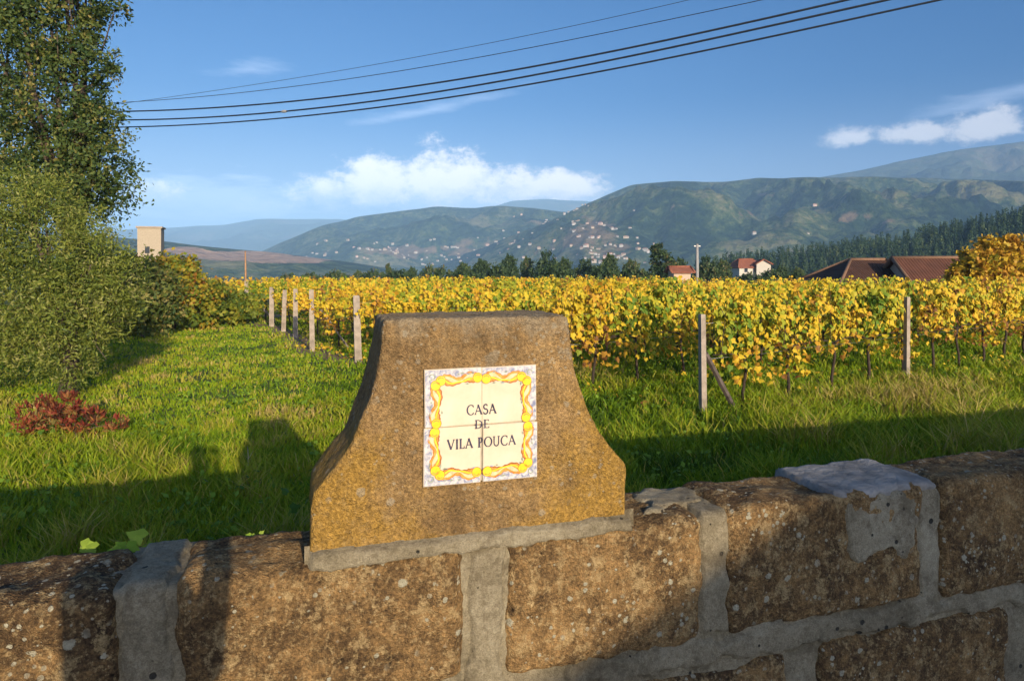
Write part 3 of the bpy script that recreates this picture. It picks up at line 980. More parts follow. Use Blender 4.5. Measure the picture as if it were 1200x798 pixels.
def build_far_trees():
    def proto(k):
        sh = {'round': [(0, 0, 4.2, 2.2, 2.2, 2.0), (1.3, 0, 3.2, 1.7, 1.6, 1.5), (-1.4, 0, 3.4, 1.7, 1.6, 1.6), (.3, 0, 5.6, 1.3, 1.3, 1.1)],
              'tall': [(0, 0, 3.5, 1.6, 1.6, 1.8), (.1, 0, 5.6, 1.5, 1.5, 1.6), (-.2, 0, 7.4, 1.0, 1.0, 1.2), (.7, 0, 4.6, 1.1, 1.1, 1.0)],
              'bushy': [(0, 0, 1.9, 2.4, 1.8, 1.5), (2.0, 0, 1.5, 1.6, 1.4, 1.2), (-2.0, 0, 1.7, 1.7, 1.4, 1.3)],
              'broad': [(0, 0, 3.4, 3.0, 2.4, 2.2), (2.2, 0, 2.8, 2.0, 1.8, 1.7), (-2.4, 0, 3.0, 2.0, 1.8, 1.7), (.4, 0, 5.2, 1.9, 1.8, 1.4)]}[k]
        return limb_tree('field_tree', 'x', 'tree', (0, 0, 0), 1.8, .16, sh, M['far_leaf'], M['bark'], 3600, .40, .75, (.45, .22), .1, group='trees beyond the vineyard', seed=hash(k) % 97, twig=2)
    pr = {}
    order = {'round': 1, 'tall': 2, 'bushy': 3, 'broad': 4}
    words = {'round': 'dark rounded tree standing beyond the far edge of the vines', 'tall': 'dark narrow tree rising beyond the far edge of the vines',
             'bushy': 'low dark bush growing beyond the far edge of the vines', 'broad': 'broad dark tree spreading beyond the far edge of the vines'}

    def put(kind, px, top, d, wpx=None, label=None):
        htab = {'round': 6.7, 'tall': 8.6, 'bushy': 3.4, 'broad': 6.6}[kind]
        wtab = {'round': 6.0, 'tall': 3.4, 'bushy': 7.0, 'broad': 8.8}[kind]
        g = float(fall(np.array([d]))[0])
        h = EYE + (HOR - top) / 800 * d - g
        s = h / htab
        sw = s if wpx is None else wpx / 800 * d / wtab
        loc = ((px - 600) / 800 * d, d, g)
        if kind not in pr:
            pr[kind] = proto(kind)
            o = pr[kind]
            o.location = loc
            o.scale = (sw, sw, s)
            o['label'] = label or words[kind]
        else:
            o = dup(pr[kind], loc, rng.uniform(-.6, .6), label or words[kind], (sw, sw, s))
        return o
    put('tall', 775, 286, 105, 30, 'tallest pointed tree beyond the vines, left of the pale pole')
    put('round', 715, 296, 110, 26, 'dark tree beyond the vines below the hill village')
    put('round', 597, 297, 112, 26, 'dark tree beyond the vines just left of the broad-crowned tree')
    put('broad', 640, 294, 115, 40, 'broad dark tree with the highest crown left of centre beyond the vines')
    for (k, px, top, d, w) in [('bushy', 395, 319, 120, 40), ('round', 420, 316, 122, 16), ('tall', 456, 309, 120, 10), ('round', 483, 312, 118, 18), ('bushy', 505, 313, 118, 30), ('bushy', 440, 318, 110, 40),
                               ('round', 543, 307, 112, 26), ('round', 565, 303, 116, 30), ('bushy', 520, 315, 104, 36), ('bushy', 585, 312, 100, 40), ('round', 618, 300, 120, 22), ('round', 662, 301, 112, 26),
                               ('broad', 685, 304, 118, 44), ('bushy', 650, 312, 96, 50), ('bushy', 705, 313, 96, 46), ('round', 740, 303, 118, 28), ('bushy', 745, 314, 98, 44), ('round', 797, 301, 118, 24),
                               ('broad', 828, 300, 124, 36), ('round', 847, 303, 120, 26), ('bushy', 830, 312, 108, 40), ('bushy', 782, 313, 98, 30), ('bushy', 905, 318, 110, 40), ('round', 915, 311, 125, 26),
                               ('bushy', 935, 318, 80, 26), ('bushy', 365, 321, 116, 40), ('round', 850, 308, 170, 22), ('bushy', 470, 318, 100, 50), ('bushy', 545, 317, 96, 50),
                               ('round', 1160, 296, 75, 40), ('broad', 1215, 292, 78, 60), ('round', 935, 312, 130, 20), ('bushy', 880, 322, 100, 50), ('bushy', 340, 322, 120, 40)]:
        put(k, px, top, d, w)


build_far_trees()


# ------------------------------------------------------------------ houses at the vineyard's edge
def tile_roof_mat(name, a, b_):
    m, t, b = material(name)
    p = t.obj()
    n = t.noise(p, 1.2, 5, .6)
    f = t.noise(p, 9, 5, .7)
    t.put(b.inputs['Base Color'], t.ramp(t.math('ADD', t.math('MULTIPLY', n, .5), t.math('MULTIPLY', f, .5)), [(.35, a), (.65, b_)]))
    w = t.new('ShaderNodeTexWave', wave_type='BANDS', bands_direction='X')
    t.put(w.inputs['Vector'], p)
    w.inputs['Scale'].default_value = 1.4
    t.put(b.inputs['Normal'], t.bump(w.outputs['Fac'], .6, .06))
    return m


def roof_house(name, label, loc, rotz, L, Dp, he, hr, hip, wallm, roofm, ridgem, wins=(), chim=None, cat='house'):
    """hipped or gabled house, origin at ground centre"""
    root = thing(name, label, cat, loc, rotz)
    mb = MB()
    mb.box((0, 0, he / 2 - .5), (L, Dp, he + 1))
    if hip <= .01:
        for s in (-1, 1):
            mb.add([(s * L / 2, -Dp / 2, he), (s * L / 2, Dp / 2, he), (s * L / 2, 0, hr - .1)], [(0, 1, 2) if s > 0 else (2, 1, 0)])
    link('wall', mb.mesh('wall', wallm, False), root)
    e = .45
    a, b = L / 2 + e, Dp / 2 + e
    z0 = he - e * (hr - he) / (Dp / 2)
    rx = L / 2 - hip + (e if hip <= .01 else 0)
    th = .12
    rb = MB()
    Vt = [(-a, -b, z0), (a, -b, z0), (a, b, z0), (-a, b, z0), (-rx, 0, hr), (rx, 0, hr)]
    Vb = [(x, y, z - th) for x, y, z in Vt]
    if hip > .01:
        F = [(0, 1, 5, 4), (1, 2, 5), (2, 3, 4, 5), (3, 0, 4)]
    else:
        F = [(0, 1, 5, 4), (2, 3, 4, 5)]
    Fb = [tuple(i + 6 for i in f[::-1]) for f in F]
    edge = [(0, 1), (1, 2), (2, 3), (3, 0)] if hip > .01 else [(0, 1), (1, 5), (5, 2), (2, 3), (3, 4), (4, 0)]
    rb.add(Vt + Vb, F + Fb + [(j, i, i + 6, j + 6) for i, j in edge])
    ro = link('roof', rb.mesh('roof', roofm, False), root)
    # ridge and hip tiles
    kb = MB()
    segs = [((-rx, 0, hr), (rx, 0, hr))]
    if hip > .01:
        segs += [((s * rx, 0, hr), (s * a, q * b, z0)) for s in (-1, 1) for q in (-1, 1)]
    else:
        segs += [((s * (rx - .05), 0, hr), (s * (a - .05), q * b, z0)) for s in (-1, 1) for q in (-1, 1)]
    for p, q in segs:
        kb.tube([p, q], .14, 6)
    link('ridge_tiles', kb.mesh('ridge_tiles', ridgem), ro)
    if chim:
        cb = MB()
        cb.box((chim[0], chim[1], hr - .1), (.4, .4, 1.0))
        cb.box((chim[0], chim[1], hr + .44), (.5, .5, .08))
        link('chimney', cb.mesh('chimney', wallm, False), ro)
    for (x, z, w, h) in wins:
        wb = MB()
        y = -Dp / 2 - .03
        for sx in (-1, 1):
            wb.box((x + sx * (w / 2 + .04), y, z), (.08, .1, h + .16))
        for sz in (-1, 1):
            wb.box((x, y, z + sz * (h / 2 + .04)), (w, .1, .08))
        wo = link('window', wb.mesh('window', M['frame'], False), root)
        pb = MB()
        pb.box((x, y + .02, z), (w, .02, h))
        link('pane', pb.mesh('pane', M['glass'], False), wo)
    return root


M['frame'] = plain('window_frame', (.6, .58, .54), .6, .05)
M['glass'] = plain('dark_glass', (.02, .025, .03), .1, .1, spec=.5)


def build_houses():
    rf_dark = tile_roof_mat('brown_tiles', (.045, .022, .014), (.085, .04, .024))
    rf_red = tile_roof_mat('red_brown_tiles', (.085, .036, .022), (.15, .06, .034))
    rf_far = tile_roof_mat('terracotta_tiles', (.2, .07, .04), (.32, .12, .07))
    rg = plain('ridge_mortar', (.20, .115, .07), .9)
    wc = plain('render_cream_near', (.55, .44, .32), .9, .1)
    ww = plain('render_white_near', (.5, .46, .39), .9, .08)
    # long brown roof at the right, ridge level with the horizon
    d = 56
    roof_house('roofed_house', 'house with a long dark brown tiled roof behind the vines', W(1017, 330, d) * 1 - Vector((0, 0, 2.45)), .10, 10.2, 8.5, 2.0, 4.25, 3.6, wc, rf_dark, rg, [(-3, 1.1, 1, 1), (2, 1.1, 1, 1)])
    d = 53
    roof_house('roofed_house', 'house with a red-brown gabled roof and pale verge at the right edge', W(1112, 330, d) - Vector((0, 0, 2.5)), -.12, 7.6, 8, 2.1, 4.35, 0.0, wc, rf_red, rg, [(-1.5, 1.1, 1, 1)])
    # white house with red roof
    d = 165
    g = W(874, 321, d)
    roof_house('farm_house', 'white house with a red tiled roof beyond the vines', g - Vector((0, 0, .3)), .2, 6.6, 5.5, 2.1, 3.9, 1.4, ww, rf_far, rf_far, [(-1.6, 1.2, .9, 1.0), (1.0, 1.2, .9, 1.0)])
    g = W(893, 321, d - 2)
    roof_house('outbuilding', 'small pale gabled outbuilding beside the red-roofed white house', g - Vector((0, 0, .2)), 1.4, 4.2, 3.2, 2.7, 3.6, 0.0, ww, rf_far, rf_far, cat='building')
    g = W(796, 328, 88)
    roof_house('shed', 'small pinkish shed with a dull roof among the trees', g - Vector((0, 0, .3)), .1, 2.2, 2.2, 1.5, 2.0, 0.0, plain('render_pink_near', (.5, .36, .27), .9, .1), rf_far, rf_far, cat='shed')
    # tower-like house above the bush on the left
    d = 82
    b = W(177, 300, d)
    root = thing('stone_tower', 'pale square tower house rising over the bush on the left', 'tower', (b.x, b.y, -1.5), .35)
    H = W(177, 268, d).z + 1.5
    mb = MB()
    mb.box((0, 0, H / 2), (2.5, 2.8, H))
    link('wall', mb.mesh('wall', plain('tower_render', (.36, .30, .22), .9, .15), False), root)
    mb = MB()
    mb.box((0, 0, H + .08), (2.8, 3.1, .2))
    link('cornice', mb.mesh('cornice', plain('tower_cornice', (.34, .27, .2), .9, .15), False), root)
    mb = MB()
    mb.box((-.2, -1.41, H - 2.6), (.5, .06, .8))
    link('window', mb.mesh('window', M['glass'], False), root)


build_houses()


# ------------------------------------------------------------------ vines
def row_point(i, k, off=0.0):
    s = np.array(ROWS[i][0])
    p = s + RDIR * k + RNRM * off
    return p


def make_vine_variant(k):
    """returns trunk mesh, foliage mesh; local x runs along the row"""
    n = 330
    # shoots: arching canes hung with leaves
    pos, nr, ax, tn = [], [], [], []
    ns = 30
    cb = MB()
    for s in range(ns):
        x0 = rng.uniform(-.72, .72)
        z0 = rng.uniform(.85, 1.05)
        top = rng.uniform(1.36, 1.74) if rng.random() < .88 else rng.uniform(1.74, 1.92)
        side = rng.choice([-1, 1])
        reach = rng.uniform(.05, .42) * side
        droop = rng.random() < .5
        m = int(rng.integers(13, 20))
        t = np.linspace(.05, 1, m)
        zz = z0 + (top - z0) * np.sin(t * (math.pi * (.72 if droop else .5)))
        yy = reach * t ** 1.5
        xx = x0 + rng.uniform(-.35, .35) * t
        P = np.stack([xx, yy, zz], 1) + rng.normal(0, .045, (m, 3))
        pos.append(P)
        out = np.stack([rng.normal(0, .5, m), np.sign(yy + rng.normal(0, .1, m)) * rng.uniform(.4, 1.2, m), rng.uniform(-.1, .9, m)], 1)
        nr.append(out)
        ax.append(np.stack([rng.normal(0, .6, m), out[:, 1] * .4, np.full(m, -1.0)], 1))
        base = rng.normal(.41, .19)
        tn.append(np.clip(base + rng.normal(0, .13, m) + .25 * (zz < 1.0) * rng.random(m), 0, 1))
        if s % 2 == 0:
            cb.tube([tuple(P[0]), tuple(P[m // 2]), tuple(P[-1])], [.007, .006, .003], 4, cap=False)
    pos, nr, ax, tn = (np.concatenate(q) for q in (pos, nr, ax, tn))
    # some leaves hang low
    nh = int(rng.integers(30, 60)) if k % 2 else int(rng.integers(70, 130))
    hx = rng.uniform(-.7, .7, nh)
    pos = np.concatenate([pos, np.stack([hx * (1 if k % 2 else .6), rng.normal(0, .2, nh), rng.uniform(.62 if k % 2 else .48, 1.0, nh)], 1)])
    nr = np.concatenate([nr, sphere_dirs(nh) * .7 + np.array([0, -.5, .2])])
    ax = np.concatenate([ax, np.stack([rng.normal(0, .5, nh), rng.normal(0, .3, nh), -np.ones(nh)], 1)])
    tn = np.concatenate([tn, np.clip(rng.normal(.66, .28, nh), 0, 1)])
    sz = rng.uniform(.048, .125, len(pos))
    V, F = leaf_cloud(VL_V, VL_F, pos, nr, ax, sz)
    fol = npmesh('foliage', V, [F], M['vine_leaf'], smooth=False, attrs={'tint': np.repeat(tn, len(VL_V))})
    tb = MB()
    lx = rng.uniform(-.12, .12)
    tb.tube([(0, 0, -.05), (lx * .4 + .02, .02, .3), (lx, -.02, .62), (lx * .8, 0, .86)], [.034, .026, .024, .022], 7)
    for s in (-1, 1):
        tb.tube([(lx * .8, 0, .84), (lx * .8 + s * .2, rng.normal(0, .02), .9), (s * .72, 0, .92)], [.018, .014, .009], 5)
    tr = tb.mesh('trunk', M['vine_bark'])
    cn = cb.mesh('canes', M['vine_bark'])
    return tr, cn, fol


def build_vines():
    var = [make_vine_variant(k) for k in range(10)]
    ang = R(35)
    ordn = ['nearest the wall', 'second from the wall', 'third from the wall', 'fourth from the wall', 'fifth from the wall', 'sixth from the wall', 'seventh from the wall', 'eighth from the wall']
    count = 0
    for i in range(len(ROWS)):
        s = np.array(ROWS[i][0])
        k = .75 if i else .95
        nmax = 0
        while True:
            p = s + RDIR * k
            if p[0] > p[1] * .80 + 1.5 or k > 95 or count >= 300 or (p[1] + .9 * max(p[0], 0) > 48):
                break
            v = var[int(rng.integers(len(var)))]
            root = thing('grapevine', f'grapevine with yellow autumn leaves in the row {ordn[i]}', 'grapevine', (p[0], p[1], 0), ang + (math.pi if rng.random() < .5 else 0), 'grapevines trained in rows across the field')
            zs = rng.uniform(1.03, 1.1) if i < 2 else rng.uniform(.92, 1.01)
            root.scale = (1, rng.uniform(.85, 1.2), zs)
            link('trunk', v[0], root)
            link('canes', v[1], root)['kind'] = 'stuff'
            link('foliage', v[2], root)
            count += 1
            k += 1.28 + rng.uniform(-.08, .08)
    # farther rows, seen only as a band of leaves
    pos, nr, ax, sz, tn = [], [], [], [], []
    s7 = np.array(ROWS[7][0])
    e = np.array([-7.46, 12.2]) / 14.25
    rows = [s7 + e * q for q in np.arange(3.2, 24, 3.0)]
    tall = [(s7, 3)] if False else []
    for st in rows:
        L = 110
        n = int(L * 44)
        k = rng.uniform(0, L, n)
        P = st + np.outer(k, RDIR) + np.outer(rng.normal(0, .2, n), RNRM)
        keep = (P[:, 0] < P[:, 1] * .82) & (P[:, 1] + .9 * np.maximum(P[:, 0], 0) < 50)
        P = P[keep]
        n = len(P)
        z = rng.uniform(.7, 1.68, n) + .12 * vnoise(p2(P[:, 0], P[:, 1]) * 1.5, 4) + fall(np.hypot(P[:, 0], P[:, 1]))
        pos.append(np.stack([P[:, 0], P[:, 1], z], 1))
        tb = .43 + .26 * vnoise(p2(P[:, 0], P[:, 1]) * .8, 8)
        tn.append(np.clip(tb + rng.normal(0, .14, n), 0, 1))
        nr.append(sphere_dirs(n) + np.array([0, -.5, .4]))
        ax.append(np.stack([rng.normal(0, .5, n), rng.normal(0, .5, n), -np.ones(n)], 1))
        sz.append(rng.uniform(.13, .24, n))
    V, F = leaf_cloud(slim(1.0), SL_F, np.concatenate(pos), np.concatenate(nr), np.concatenate(ax), np.concatenate(sz))
    o = link('far_vine_rows', npmesh('far_vine_rows', V, [F], M['vine_leaf'], smooth=False, attrs={'tint': np.repeat(np.concatenate(tn), 4)}))
    tag(o, 'golden mass of farther vine rows reaching the edge of the terrace', 'vineyard', kind='stuff')
    return count


build_vines()


def build_posts():
    def post(p, h, w, label, tilt=(0, 0), m='post', brace=None):
        root = thing('vine_post', label, 'post', (p[0], p[1], 0), .3, 'posts at the ends of the vine rows')
        mb = MB()
        V = []
        for (z, q) in ((-.1, 1.05), (h * .5, 1.0), (h - .02, .93), (h, .82)):
            for (a, b) in ((-1, -1), (1, -1), (1, 1), (-1, 1)):
                V.append((a * w / 2 * q + tilt[0] * z, b * w / 2 * q + tilt[1] * z, z))
        F = [(i * 4 + k, i * 4 + (k + 1) % 4, i * 4 + 4 + (k + 1) % 4, i * 4 + 4 + k) for i in range(3) for k in range(4)] + [(12, 13, 14, 15), (3, 2, 1, 0)]
        mb.add(V, F)
        link('shaft', mb.mesh('shaft', M[m], False), root)
        if brace:
            bb = MB()
            rz = Matrix.Rotation(-.3, 3, 'Z')
            a = rz @ Vector((0, 0, 0))
            f0 = rz @ Vector((RDIR[0] * brace[0], RDIR[1] * brace[0], 0)) + Vector((0, 0, -.05))
            f1 = rz @ Vector((RDIR[0] * .06, RDIR[1] * .06, brace[1]))
            bb.tube([tuple(f0), tuple(f1)], [brace[2], brace[2] * .9], 6)
            link('brace', bb.mesh('brace', M[brace[3]], False), root)
        return root
    post((2.93 - .04, 10.45 - .12), 1.60, .085, 'pale post with a dark leaning brace, right of the name stone', (-.012, 0), 'post', (.85, 1.0, .05, 'dark_post'))
    p = row_point(0, 5.9, -.22)
    post(p, 1.72, .085, 'grey post standing in the front of the nearest vine row at the right', (.01, 0))
    post(row_point(1, 0), 1.25, .08, 'pale post just behind the right shoulder of the name stone')
    post(row_point(2, 0), 1.25, .08, 'pale post hidden behind the name stone')
    post((-3.74, 16.6), 1.63, .16, 'thick pale post closest to the left side of the name stone', (-.03, 0))
    post((-5.5, 18.8), 1.70, .13, 'pale post with a thin slanting brace, second left of the name stone', (-.015, 0), 'post', (1.1, 1.4, .03, 'post'))
    post((-7.2, 22.7), 1.6, .15, 'pale post third left of the name stone')
    post((-9.4, 26.7), 1.55, .17, 'short pale post fourth left of the name stone')
    post((-8.3, 24.8), 1.5, .15, 'short pale post between the third and fourth row ends', (.03, 0))
    post((-11.2, 28.8), 1.75, .16, 'farthest pale end post beside the start of the track', (.0, 0), 'post', (1.2, 1.3, .06, 'post'))
    # thin tall stake on the far left of the vines
    mb = MB()
    mb.tube([(0, 0, -.1), (.02, 0, 2.0), (.0, 0, 3.1)], [.05, .045, .03], 6)
    o = link('stake', mb.mesh('stake', plain('rusty_stake', (.36, .2, .1), .9)), None, (-12.7, 32.5, 0))
    tag(o, 'thin rusty stake standing above the vines at the far left', 'stake')
    # trellis wires
    for i in range(len(ROWS)):
        for z in (.9, 1.45):
            a = row_point(i, 0)
            L = 34 if i < 3 else 50
            pts = []
            for q in np.linspace(0, L, 24):
                p = row_point(i, q)
                pts.append((p[0], p[1], z - .02 * math.sin(q * 1.1) ** 2))
            mb = MB()
            mb.tube(pts, .0035, 4)
            o = link('trellis_wire', mb.mesh('trellis_wire', M['steel']))
            tag(o, f'{"lower" if z < 1 else "upper"} steel trellis wire of the {["first", "second", "third", "fourth", "fifth", "sixth", "seventh", "eighth"][i]} vine row from the wall', 'wire', 'trellis wires')


build_posts()


# ------------------------------------------------------------------ grass
def build_grass():
    N = 330000
    # even in the picture: density falls with the square of the distance
    d = 3.4 * np.exp(rng.uniform(0, 1, N) ** .9 * math.log(42 / 3.4))
    u = rng.uniform(-.86, .88, N)
    x = u * d
    keep = (WNRM.x * x + WNRM.y * d) > WC + .45
    # leave the wooded left edge thinner
    d, x = d[keep], x[keep]
    P = p2(x, d)
    big = fbm(P, .55, 3, 51)
    sml = fbm(P, 2.6, 2, 57)
    # bare strips at the row ends
    bare = np.zeros(len(P))
    for i in range(3, len(ROWS) - 1):
        a, b = np.array(ROWS[i][0]), np.array(ROWS[i + 1][0])
        ab = b - a
        q = P[:, :2] - a
        tt = np.clip(q @ ab / (ab @ ab), 0, 1)
        bare = np.maximum(bare, np.exp(-(np.linalg.norm(q - tt[:, None] * ab, axis=1) / .5) ** 2))
    tr = np.exp(-((P[:, 1] - 32.5 - .15 * (P[:, 0] + 14)) / .9) ** 2) * (P[:, 0] < -10.5)
    bare = np.maximum(bare, tr)
    thin = np.clip(fbm(P, 1.5, 3, 63) * 2.4 - .55, 0, .8)
    k2 = rng.random(len(P)) > np.maximum(bare * .85, thin)
    d, x, P, big, sml = d[k2], x[k2], P[k2], big[k2], sml[k2]
    n = len(P)
    h = (.13 + .10 * np.clip(big + .3, 0, 1) + .08 * np.clip(sml, 0, 1) * 2.0) * rng.uniform(.45, 1.45, n)
    right = np.clip((x / d - .1) * 4, 0, 1) * np.clip((13 - d) / 4, 0, 1)
    h *= 1 + .5 * right
    left_mown = np.clip((-x / d - .1) * 5, 0, 1) * np.clip((d - 7.5) / 3, 0, 1)
    h *= 1 - .58 * left_mown
    w = np.maximum(.0045, d * .00095) * rng.uniform(.7, 1.4, n)
    a = rng.uniform(0, 2 * np.pi, n)
    lean = rng.uniform(.15, .95, n) * h
    dx, dy = np.cos(a), np.sin(a)
    b = rng.uniform(0, np.pi, n)
    sx, sy = np.cos(b) * w, np.sin(b) * w
    z0 = .035 * fbm(P, .6, 3, 3) - .01
    base = np.stack([x, d, z0], 1)
    V = np.empty((n, 5, 3))
    side = np.stack([sx, sy, np.zeros(n)], 1)
    mid = base + np.stack([dx * lean * .3, dy * lean * .3, h * .62], 1)
    tip = base + np.stack([dx * lean, dy * lean, h], 1)
    V[:, 0], V[:, 1] = base - side, base + side
    V[:, 2], V[:, 3] = mid + side * .8, mid - side * .8
    V[:, 4] = tip
    i0 = np.arange(n) * 5
    Q = np.stack([i0, i0 + 1, i0 + 2, i0 + 3], 1)
    T = np.stack([i0 + 3, i0 + 2, i0 + 4], 1)
    straw = np.clip(fbm(P, .9, 3, 71) * 1.6 - .1, 0, 1)
    # taller dry tufts at the right
    dry = np.exp(-((x / d - .62) / .22) ** 2) * np.exp(-((d - 11.6) / 1.6) ** 2)
    tint = .44 + .40 * big + .42 * sml + .26 * straw * rng.random(n) + .45 * dry * rng.random(n) + rng.normal(0, .13, n) + .12 * left_mown
    tint = np.where(rng.random(n) < .03, .9, tint)
    o = link('grass', npmesh('grass', V.reshape(-1, 3), [Q, T], M['grass'], smooth=False, attrs={'tint': np.repeat(np.clip(tint, 0, 1), 5)}))
    tag(o, 'rough green and straw-coloured grass covering the field', 'grass', kind='stuff')
    # broad-leaved weeds among the grass
    N = 16000
    d = 3.6 * np.exp(rng.uniform(0, 1, N) * math.log(20 / 3.6))
    x = rng.uniform(-.8, .82, N) * d
    P = p2(x, d)
    dens = fbm(P, 1.1, 3, 91)
    k = (dens > .02) & ((WNRM.x * x + WNRM.y * d) > WC + .5)
    P = P[k]
    n = len(P)
    pos = P.copy()
    pos[:, 2] = rng.uniform(.03, .22, n)
    V, F = leaf_cloud(slim(.75), SL_F, pos, sphere_dirs(n) * .6 + np.array([0, -.3, .8]), sphere_dirs(n), rng.uniform(.035, .085, n))
    o = link('weeds', npmesh('weeds', V, [F], M['weed_leaf'], smooth=False, attrs={'tint': np.repeat(np.clip(rng.normal(.35, .2, n), 0, 1), 4)}))
    tag(o, 'broad-leaved weeds scattered through the grass', 'weeds', kind='stuff')


build_grass()


def build_fallen_leaves():
    pos, tn = [], []
    for i in range(5):
        n = 420
        k = rng.uniform(-.5, 16, n) if i < 3 else rng.uniform(-.5, 9, n)
        P = np.array(ROWS[i][0]) + np.outer(k, RDIR) + np.outer(rng.normal(0, .75, n), RNRM)
        pos.append(np.stack([P[:, 0], P[:, 1], rng.uniform(.02, .2, n)], 1))
        tn.append(np.clip(rng.normal(.7, .2, n), 0, 1))
    pos, tn = np.concatenate(pos), np.concatenate(tn)
    n = len(pos)
    V, F = leaf_cloud(VL_V, VL_F, pos, sphere_dirs(n) * .6 + np.array([0, -.2, .8]), sphere_dirs(n), rng.uniform(.05, .11, n))
    o = link('fallen_leaves', npmesh('fallen_leaves', V, [F], M['vine_leaf'], smooth=False, attrs={'tint': np.repeat(tn, len(VL_V))}))
    tag(o, 'yellow and brown fallen vine leaves caught in the grass below the rows', 'fallen leaves', kind='stuff')


build_fallen_leaves()

# ------------------------------------------------------------------ the stone wall
wall = thing('stone_wall', 'low lichened stone wall with thick pale mortar joints in front of the field', 'wall', WNRM * WC, R(17.3))


def build_wall():
    def stone(s0, s1, z0, z1, seed, res=.013, r=.032, t0=-.018, t1=.262, amp=(.009, .008, .006)):
        lo, hi = np.array([s0, t0, z0]), np.array([s1, t1, z1])
        c = (lo + hi) / 2
        V, Q = rough_box(lo - c, hi - c, res, min(r, (hi - lo).min() * .3), amp, seed)
        # uneven outline
        V[:, 0] += .013 * fbm(V, 10, 3, seed + 61)
        V[:, 2] += .010 * fbm(V, 10, 3, seed + 71)
        link('stone', npmesh('stone', V, [Q], M['stone']), wall, c)
    zt = 1.553
    # upper course (left to right along the wall) - those in view first
    stone(-1.05, -.41, 1.165, zt - .012, 1)
    stone(-.285, .425, 1.185, zt - .004, 2, r=.04)
    stone(.545, 1.17, 1.165, zt - .006, 3, r=.036)
    stone(1.255, 2.02, 1.175, zt + .006, 4, r=.03)
    stone(2.11, 2.86, 1.16, zt + .012, 5)
    # lower course
    stone(-.62, .10, .745, 1.10, 6)
    stone(.20, .83, .745, 1.095, 7)
    stone(.925, 1.475, .745, 1.075, 8)
    stone(1.60, 2.42, .745, 1.085, 9)
    stone(2.52, 3.1, .745, 1.08, 10)
    # the rest of the wall, out of the picture on both sides
    s = 2.95
    k = 20
    while s < 12:
        l = random.uniform(.55, .85)
        stone(s, s + l, 1.165, zt, k, .05)
        s += l + .09
        k += 1
    s = -1.14
    while s > -6:
        l = random.uniform(.55, .85)
        stone(s - l, s, 1.165, zt, k, .05)
        s -= l + .09
        k += 1
    s = 3.2
    while s < 12:
        l = random.uniform(.55, .85)
        stone(s, s + l, .745, 1.09, k, .05)
        s += l + .09
        k += 1
    s = -.72
    while s > -6:
        l = random.uniform(.55, .85)
        stone(s - l, s, .745, 1.09, k, .05)
        s -= l + .09
        k += 1
    # mortar core with an uneven pointed face
    V, Q = rough_box((-.95, .004, .70), (3.0, .255, 1.532), .014, .012, (.004, .004, .002), 77, (4, 14, 60))
    link('mortar', npmesh('mortar', V, [Q], M['mortar']), wall)
    for (a, b) in ((-6, -.95), (3.0, 12)):
        V, Q = rough_box((a, .004, .70), (b, .255, 1.53), .08, .012, (.006, .004, .002), 78)
        link('mortar', npmesh('mortar', V, [Q], M['mortar']), wall)
    V, Q = rough_box((-6, .006, -.1), (12, .29, .72), .12, .03, (.012, .01, .004), 79)
    link('footing', npmesh('footing', V, [Q], M['mortar']), wall)

    def smear(name, box, prot, m, seed, face='front', edge=.03, res=.007, lvl=0.0):
        """a trowelled skin of mortar with a ragged outline, lying over the stones: box = (s0, s1, v0, v1)"""
        s0, s1, v0, v1 = box
        ns, nv = int((s1 - s0) / res) + 2, int((v1 - v0) / res) + 2
        A, B = np.meshgrid(np.linspace(s0, s1, ns), np.linspace(v0, v1, nv), indexing='ij')
        A, B = A.reshape(-1), B.reshape(-1)
        q = np.minimum(np.minimum(A - s0, s1 - A), np.minimum(B - v0, v1 - B)) / edge
        P = p2(A, B)
        f = np.clip(q, 0, 1.6) - .8 + .9 * fbm(P, 16, 4, seed) + lvl
        f = np.clip(f / .5 + .35, 0, 1)
        f = f * f * (3 - 2 * f)
        f = np.where(q <= .02, 0, f)
        h = -.022 + (.022 + prot) * f + .0035 * fbm(P, 28, 3, seed + 3) + .003 * fbm(P, 9, 2, seed + 4)
        if face == 'front':
            V = np.stack([A, -.012 - h, B], 1)
        elif face == 'top':
            V = np.stack([A, B, zt + h], 1)
        else:                                  # over the rounded edge of the wall: B runs up the face and back over the top
            r = .034
            qa = np.clip(B / r, 0, math.pi / 2)
            ny, nz = -np.cos(qa), np.sin(qa)
            y = -.012 + r + ny * r + np.maximum(B - r * math.pi / 2, 0)
            z = zt - r + nz * r + np.minimum(B, 0)
            V = np.stack([A, y + ny * h, z + nz * h], 1)
        i0 = (np.arange(ns - 1)[:, None] * nv + np.arange(nv - 1)[None]).reshape(-1)
        Q = np.stack([i0, i0 + nv, i0 + nv + 1, i0 + 1], 1)
        link(name, npmesh(name, V, [Q], m), wall)

    V, Q = rough_box((.03, .012, 1.525), (.925, .255, 1.582), .012, .01, (.003, .003, .002), 81)
    link('mortar_bed', npmesh('mortar_bed', V, [Q], M['mortar']), wall)
    smear('mortar_smear', (.012, .945, 1.520, 1.588), .012, M['mortar'], 82, 'front', .016, .006, .15)
    smear('mortar_smear', (.98, 1.31, .03, .30), .004, M['mortar'], 83, 'top', .06)
    smear('mortar_smear', (1.14, 1.285, -.36, .32), -.003, M['mortar'], 84, 'wrap', .03)
    smear('mortar_smear', (-.425, -.27, -.40, .32), -.003, M['mortar'], 85, 'wrap', .03)
    smear('mortar_smear', (.41, .565, 1.10, 1.56), -.003, M['mortar'], 87, 'front', .03)
    smear('mortar_smear', (1.99, 2.13, -.40, .32), -.003, M['mortar'], 88, 'wrap', .03)
